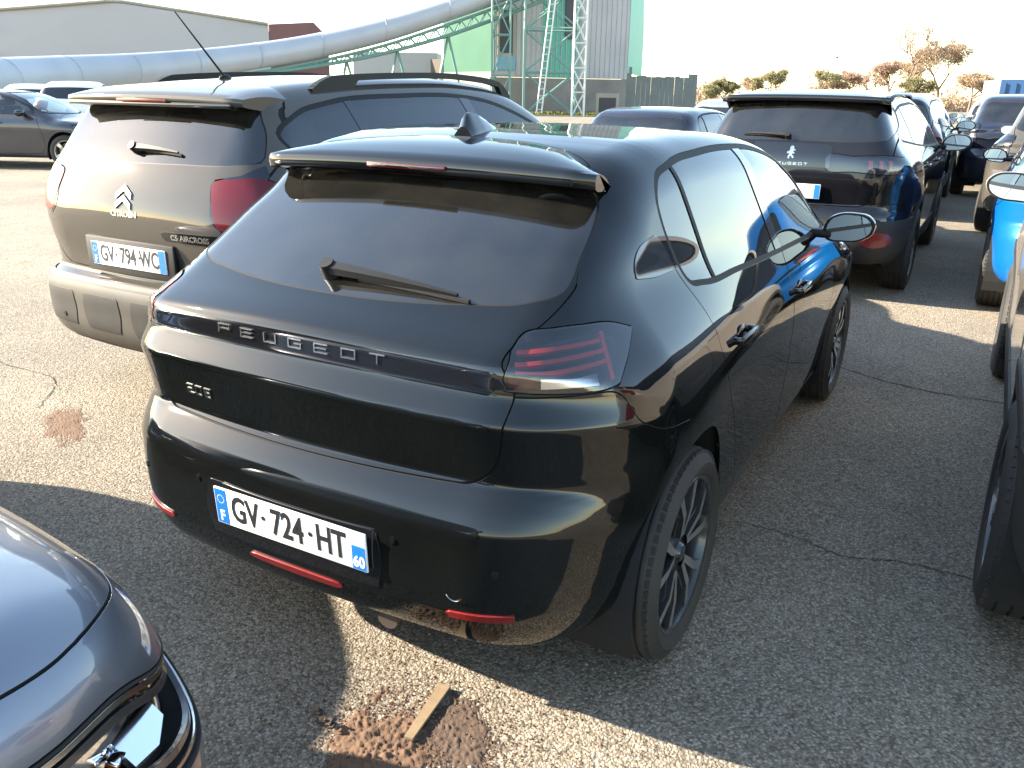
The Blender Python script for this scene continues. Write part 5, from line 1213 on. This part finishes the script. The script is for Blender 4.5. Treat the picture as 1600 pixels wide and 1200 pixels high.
# ---------------------------------------------------------------- trees
M['bark']=P('bare_bark',(.16,.12,.09),rough=.9,var=.4,vscale=4)
def leafmat(n,a,b_):
    m,t,bs=newmat(n);N,L=t.nodes,t.links;nz=N.new('ShaderNodeTexNoise');nz.inputs['Scale'].default_value=.9;g_=N.new('ShaderNodeNewGeometry');L.new(g_.outputs['Position'],nz.inputs['Vector'])
    r=N.new('ShaderNodeValToRGB');r.color_ramp.elements[0].position=.35;r.color_ramp.elements[1].position=.65;r.color_ramp.elements[0].color=(*a,1);r.color_ramp.elements[1].color=(*b_,1);L.new(nz.outputs[0],r.inputs[0]);L.new(r.outputs[0],bs.inputs['Base Color']);bs.inputs['Roughness'].default_value=.8
    tr=N.new('ShaderNodeBsdfTranslucent');L.new(r.outputs[0],tr.inputs[0]);mx=N.new('ShaderNodeMixShader');mx.inputs[0].default_value=.35;L.new(bs.outputs[0],mx.inputs[1]);L.new(tr.outputs[0],mx.inputs[2]);L.new(mx.outputs[0],t.nodes['Material Output'].inputs[0]);return m
M['lf1']=leafmat('autumn_leaves',(.30,.21,.13),(.42,.31,.21));M['lf2']=leafmat('olive_leaves',(.18,.17,.08),(.30,.26,.13));M['lf3']=leafmat('russet_leaves',(.28,.18,.13),(.40,.28,.20))
def tree(px,d,h,wd,mat,label,dens,seed,bare=.5,trunk=.25):
    rnd=random.Random(seed);root=empty('tree',tuple(at(px,d)),0,label,'tree',group='trees along the far edge of the car park');b=B();tips=[]
    def grow(p,dr,L,r,k):
        q=p+dr*L;b.bar(p,q,r,r*.68,n=6 if k<2 else 4)
        if k>=2 or (k==1 and h<5):tips.append((q,L))
        if k>=5:return
        for i in range(3 if k<4 else 2):
            ax=Vector((rnd.uniform(-1,1),rnd.uniform(-1,1),rnd.uniform(-.1,.7))).normalized();nd=(dr*.75+ax*.75*(wd/h*1.7)).normalized();grow(q,nd,L*rnd.uniform(.62,.82),r*.62,k+1)
    grow(Vector((0,0,0)),Vector((rnd.uniform(-.06,.06),rnd.uniform(-.06,.06),1)).normalized(),h*trunk,h*.018,0)
    tk_=b.obj('trunk','bark',root,smooth=False);V=[];F=[]
    mx=max(t[0].z for t in tips);tips=[(p*(h/mx),L) for p,L in tips]
    clump=[t for t in tips if rnd.random()<.85]
    for k in range(int(dens*2.6)):
        p,L=rnd.choice(clump);s_=rnd.gauss(0,1);c_=p+Vector([max(-1.7,min(1.7,rnd.gauss(0,1)))*m_ for m_ in (.36,.36,.28)])*(L*.75+.35);a_=Vector((rnd.gauss(0,1),rnd.gauss(0,1),rnd.gauss(0,1))).normalized();e=a_.orthogonal().normalized();f=a_.cross(e);q=rnd.uniform(.04,.10)*(d/100)**.5;i=len(V)
        V+=[c_-e*q,c_-f*q*.7,c_+e*q,c_+f*q*.7];F.append((i,i+1,i+2,i+3))
    o=link('crown',pymesh('crown',V,F),mat,root)
    if abs(h/mx-1)>.01:tk_.scale=(h/mx,)*3
    return root
TR=[(1412,108,8.8,5.0,'lf1','tall half-bare tree with pinkish twigs above the right-hand cars',1500,1,.28),
(1462,112,7.6,6.5,'lf1','broad autumn-brown tree right of the half-bare tree',5200,2,.22),
(1385,118,5.6,4.0,'lf3','smaller russet tree at the foot of the half-bare tree, on its left',3000,3,.2),
(1512,104,4.0,5.0,'lf1','low spreading brown tree near the blue container',3600,4,.16),
(1430,96,3.4,4.5,'lf2','low olive bush below the half-bare tree',2600,5,.14),
(1335,122,4.6,4.5,'lf3','low russet tree above the roof of the lion-badged SUV, right part',2800,6,.18),
(1298,122,3.8,3.5,'lf1','small brown tree between two russet ones above the black SUV roof',1800,16,.18),
(1275,118,4.8,3.0,'lf2','single small round olive tree above the black SUV roof',1600,7,.25),
(1212,112,4.4,5.0,'lf2','olive brown tree above the left part of the black SUV roof',3200,8,.2),
(1180,114,3.6,4.5,'lf1','pale brown tree between the olive tree and the hedge trees',2400,9,.18),
(1128,106,3.3,4.8,'lf2','yellow olive tree beside the corrugated fence, rightmost of a pair',3200,10,.18),
(1100,104,2.7,3.8,'lf2','low olive tree touching the end of the corrugated fence',2400,11,.16),
(1560,125,3.0,5.0,'lf3','russet tree behind the blue container',2500,12,.18),(1600,118,3.2,5.,'lf2','olive tree at the right frame edge behind the container',2500,13,.18)]
for px,d,h,wd,mt,lb,dn,sd_,tk in TR:tree(px,d,h,wd,mt,lb,dn,sd_,.5,tk)
# far scrub, one mass
V=[];F=[];rnd=random.Random(5)
for k in range(16000):
    px=rnd.uniform(1060,1700);d=rnd.uniform(120,140);hh=1.5+.6*math.sin(px*.031)+.4*math.sin(px*.11);p=at(px,d,abs(rnd.gauss(0,.55))*hh);s_=rnd.uniform(.12,.25);a_=Vector((rnd.gauss(0,1),rnd.gauss(0,1),rnd.gauss(0,1))).normalized();e=a_.orthogonal().normalized();f=a_.cross(e);i=len(V);V+=[p-e*s_,p-f*s_,p+e*s_,p+f*s_];F.append((i,i+1,i+2,i+3))
tag(link('far_scrub',pymesh('far_scrub',V,F),'lf1'),'brownish scrub along the far edge of the car park','scrub',kind='stuff')
V=[];F=[]
for k in range(9000):
    px=rnd.uniform(-80,600);d=rnd.uniform(66,76);p=at(px,d,abs(rnd.gauss(0,.6)));s_=rnd.uniform(.08,.2);a_=Vector((rnd.gauss(0,1),rnd.gauss(0,1),rnd.gauss(0,1))).normalized();e=a_.orthogonal().normalized();f=a_.cross(e);i=len(V);V+=[p-e*s_,p-f*s_,p+e*s_,p+f*s_];F.append((i,i+1,i+2,i+3))
tag(link('green_scrub',pymesh('green_scrub',V,F),'lf2'),'dark green scrub under the conveyor at left','scrub',kind='stuff')
# a bird
b=B();p=at(1308,60,zat(90,60,1308));b.sphere(p,.10,(1.9,.8,.7),8);b.prism([tuple(p+Vector((.05,0,0))),tuple(p+Vector((-.08,0,0))),tuple(p+Vector((-.12,.38,.14)))],(0,0,.012));b.prism([tuple(p+Vector((.05,0,0))),tuple(p+Vector((-.08,0,0))),tuple(p+Vector((-.12,-.38,.14)))],(0,0,.012))
b.obj('bird',M['dark'],None);tag(bpy.data.objects['bird'],'tiny dark bird flying in the white sky left of the trees','bird')
